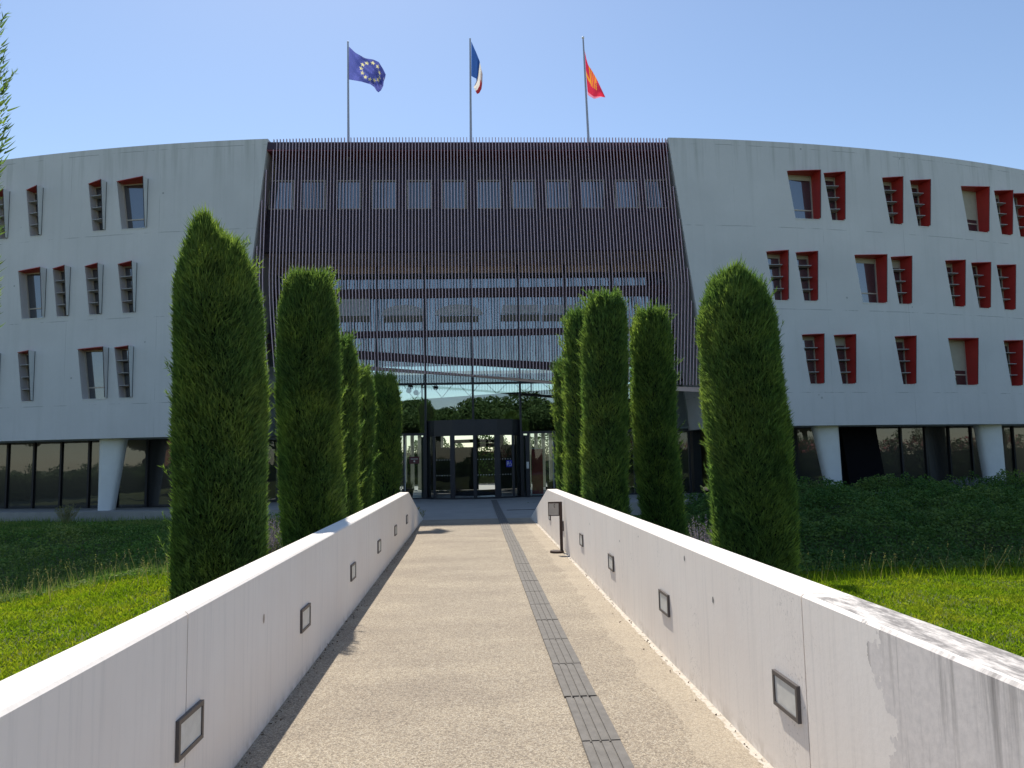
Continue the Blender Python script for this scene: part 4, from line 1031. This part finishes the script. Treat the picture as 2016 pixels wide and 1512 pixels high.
bush("grass_tuft", -14.9, 28.9, -.45, .25, .75, 130, "small yellow grass tuft in front of the left tapered column", "ornamental grass", False)
bush("grass_tuft", -1.95, 22.6, -.3, .45, .62, 120, "brown dry grass clump past the end of the left parapet", "ornamental grass", False)
bush("lavender_bush", 19.2, 29.2, -.35, .9, .95, 200, "dull lavender bush by the tapered column at far right", "lavender")
bush("lavender_bush", 21.6, 29.9, -.35, .9, .9, 200, "dull lavender bush at the right edge of the bank", "lavender")

# trees and a brick house behind the viewer, seen mirrored in the glass
def big_tree(seed, h, r, n):
    g = np.random.default_rng(seed); blobs = [(g.normal()*r*.45, g.normal()*r*.45, h*.72+g.normal()*h*.09, r*g.uniform(.35, .6)) for _ in range(16)]
    k = n//16; PP = []
    for (bx, by, bz, br) in blobs:
        d = g.normal(size=(k, 3)); d /= np.linalg.norm(d, axis=1)[:, None]; PP.append(np.array([bx, by, bz])+d*br*np.array([1, 1, .6])*(g.uniform(.3, 1, k)**.4)[:, None])
    P = np.concatenate(PP); D = g.normal(size=P.shape); D /= np.linalg.norm(D, axis=1)[:, None]
    V, F = blades(P, D, np.full(len(P), .26), np.full(len(P), .18)); crown = np_mesh("crown", V, F, M['tree'])
    t = MB(); t.tube([(0, 0, -.2), (.1, 0, h*.35), (0, .1, h*.7)], [.28, .2, .1], 8)
    for (bx, by, bz, br) in blobs[:6]: t.tube([(.05, 0, h*.4), (bx*.9, by*.9, bz)], [.1, .03], 6)
    return crown, t.mesh("trunk", M['bark'])
tm_ = [big_tree(s_, 8.5, 4.2, 22000) for s_ in (1, 2)]
ORD = 'first second third fourth fifth sixth seventh eighth ninth tenth eleventh twelfth thirteenth fourteenth fifteenth sixteenth seventeenth'.split()
spots = [(-13, -30, 1.0), (-6, -34, 1.1), (0.5, -30, 1.05), (7.5, -32, 1.0), (14, -31, 1.15), (22, -33, 1.0), (31, -30, 1.05), (-21, -36, 1.0), (41, -34, 1.1), (51, -31, 1.0), (62, -34, 1.1), (-28, -44, 1.1), (-40, -46, 1.1), (4, -42, 1.25), (-9, -44, 1.2), (18, -44, 1.25), (75, -36, 1.2)]
for i, (x, y, sc) in enumerate(spots):
    o = empty("broadleaf_tree", (x, y, -.1), i*1.3); o.scale = (sc, sc, sc)
    nth = ORD[sorted(q[0] for q in spots).index(x)]
    tag(o, "broadleaf tree behind the viewer, mirrored in the glass, %s from the left of its row" % nth, "tree", "trees mirrored in the glass")
    link("crown", tm_[i % 2][0], o); link("trunk", tm_[i % 2][1], o)
def brickmat():
    t = NT("orange_brick"); v = t.co(); br = t.new("ShaderNodeTexBrick"); br.inputs['Scale'].default_value = 4; br.inputs['Color1'].default_value = (.45, .20, .09, 1); br.inputs['Color2'].default_value = (.36, .15, .07, 1); br.inputs['Mortar'].default_value = (.35, .30, .25, 1)
    mp = t.new("ShaderNodeMapping"); mp.inputs['Rotation'].default_value = (R(90), 0, 0); t.lk(v, mp.inputs[0]); t.lk(mp.outputs[0], br.inputs['Vector']); t.lk(br.outputs[0], t.b.inputs['Base Color']); return t.mat
BH = empty("brick_house", (-52, -30, 0)); tag(BH, "low orange brick house behind the viewer, mirrored in the left ground floor glass", "house")
m = MB(); m.box(-12, 12, -5, 5, -.1, 4.2); m.build("wall", brickmat(), BH)
m = MB(); m.hexa([(-12.4, -5.4, 4.2), (12.4, -5.4, 4.2), (12.4, 5.4, 4.2), (-12.4, 5.4, 4.2), (-10, -.2, 6.2), (10, -.2, 6.2), (10, .2, 6.2), (-10, .2, 6.2)]); m.build("roof", plain("roof_tile", (.32, .14, .08), .8), BH)
for x in (-8, -2, 4, 9):
    m = MB(); m.box(x-.6, x+.6, 4.98, 5.04, 1.0, 2.4); m.build("window", M['dkgrey'], BH)

def hedge(x0, x1, y, h, label, flower, loc=None, rz=0):
    o = empty("hedge", loc or ((x0+x1)/2, y, 0), rz); tag(o, label, "hedge")
    n = int((x1-x0)*900); P = np.stack([rng.uniform(x0, x1, n)-(x0+x1)/2, rng.normal(size=n)*.45, h*rng.uniform(0, 1, n)**.7], 1)
    P[:, 2] *= 1+.18*np.sin(P[:, 0]*1.7)+.12*np.sin(P[:, 0]*4.1)
    D = rng.normal(size=P.shape); D /= np.linalg.norm(D, axis=1)[:, None]; V, F = blades(P, D, np.full(n, .16), np.full(n, .10)); link("foliage", np_mesh("foliage", V, F, M['tree']), o)
    m = MB(); hw = (x1-x0)/2
    for q in range(int(hw)): m.box(-hw+2*q+.0, -hw+2*q+2.0, -.4, .4, 0, h*(.72+.1*math.sin(q*2.1)))
    link("inner_foliage", m.mesh("inner_foliage", M['cypcore']), o)
    if flower:
        k = n//14; Q = P[:k].copy(); Q[:, 2] = Q[:, 2]*.3+h*.7; Q[:, 1] += .4; D = rng.normal(size=Q.shape); D /= np.linalg.norm(D, axis=1)[:, None]; V, F = blades(Q, D, np.full(k, .16), np.full(k, .13)); link("blossom", np_mesh("blossom", V, F, M['blossom']), o)
M['blossom'] = leafy("pink_blossom", (.45, .10, .12), (.60, .18, .18), (.7, .3, .28), .2)
hedge(-66, -8, -12.5, 1.5, "low hedge added behind the viewer to darken the left ground floor glass", False)  # unseen hedge, put in to cover the beige reflection in the glass
hedge(8, 66, -12.5, 3.0, "flowering pink oleander hedge mirrored in the right ground floor glass", True)
hedge(-8, 8, -24, 2.2, "clipped hedge added behind the viewer to darken the revolving door glass", False)  # added out of view, darkens what the door panes reflect
hedge(-22, 22, 0, 3.4, "flowering oleander hedge added along the right side to darken the mirrored view", True, (48, 8, -.8), R(90))  # both side hedges are added out of view to keep the wing glass dark
hedge(-22, 22, 0, 2.2, "green hedge added along the left side to darken the mirrored view", False, (-46, 8, -.8), R(-90))
for i, (x, y, sc) in enumerate(((58, -12, 1.2), (60, -2, 1.1), (58, 8, 1.2), (61, 18, 1.1), (59, 28, 1.2), (70, -22, 1.2), (-60, -14, 1.0), (-62, 8, 1.1), (-60, 20, 1.2))):  # trees added out of view so the ground floor glass mirrors less bright horizon
    o = empty("broadleaf_tree", (x, y, -.8), i*1.7); o.scale = (sc, sc, sc)
    tag(o, "broadleaf tree added beside the grounds to darken the %s ground floor glass, %s from the building" % ("right" if x > 0 else "left", ORD[(4, 3, 2, 1, 0, 5, 2, 1, 0)[i]]), "tree", "side trees added to darken the %s glass" % ("right" if x > 0 else "left"))
    link("crown", tm_[i % 2][0], o); link("trunk", tm_[i % 2][1], o)
hedge(-12, 12, 53, 3.0, "hedge added behind the slat fence to darken the courtyard view", False)  # put in to tone down the bright view through the doors

# dry debris gathered at the foot of the parapet walls
n = 520; yy = rng.uniform(2.5, 19, n); sd_ = rng.uniform(size=n) < .6
xx_ = np.where(sd_, -(1.26+.0105*yy)+.012+rng.gamma(1.3, .022, n), 1.488-rng.gamma(1.3, .022, n))
P = np.stack([xx_, yy, np.full(n, .004)], 1); D = np.stack([rng.normal(size=n), rng.normal(size=n), np.abs(rng.normal(size=n))*.25], 1); D /= np.linalg.norm(D, axis=1)[:, None]
V, F = blades(P, D, rng.uniform(.008, .030, n), rng.uniform(.005, .014, n))
tag(link("dry_debris", np_mesh("dry_debris", V, F, plain("dry_debris", (.13, .09, .055), .9, var=.5, scale=30))), "small dry leaf bits gathered along the foot of the parapet walls", "debris", kind="stuff")
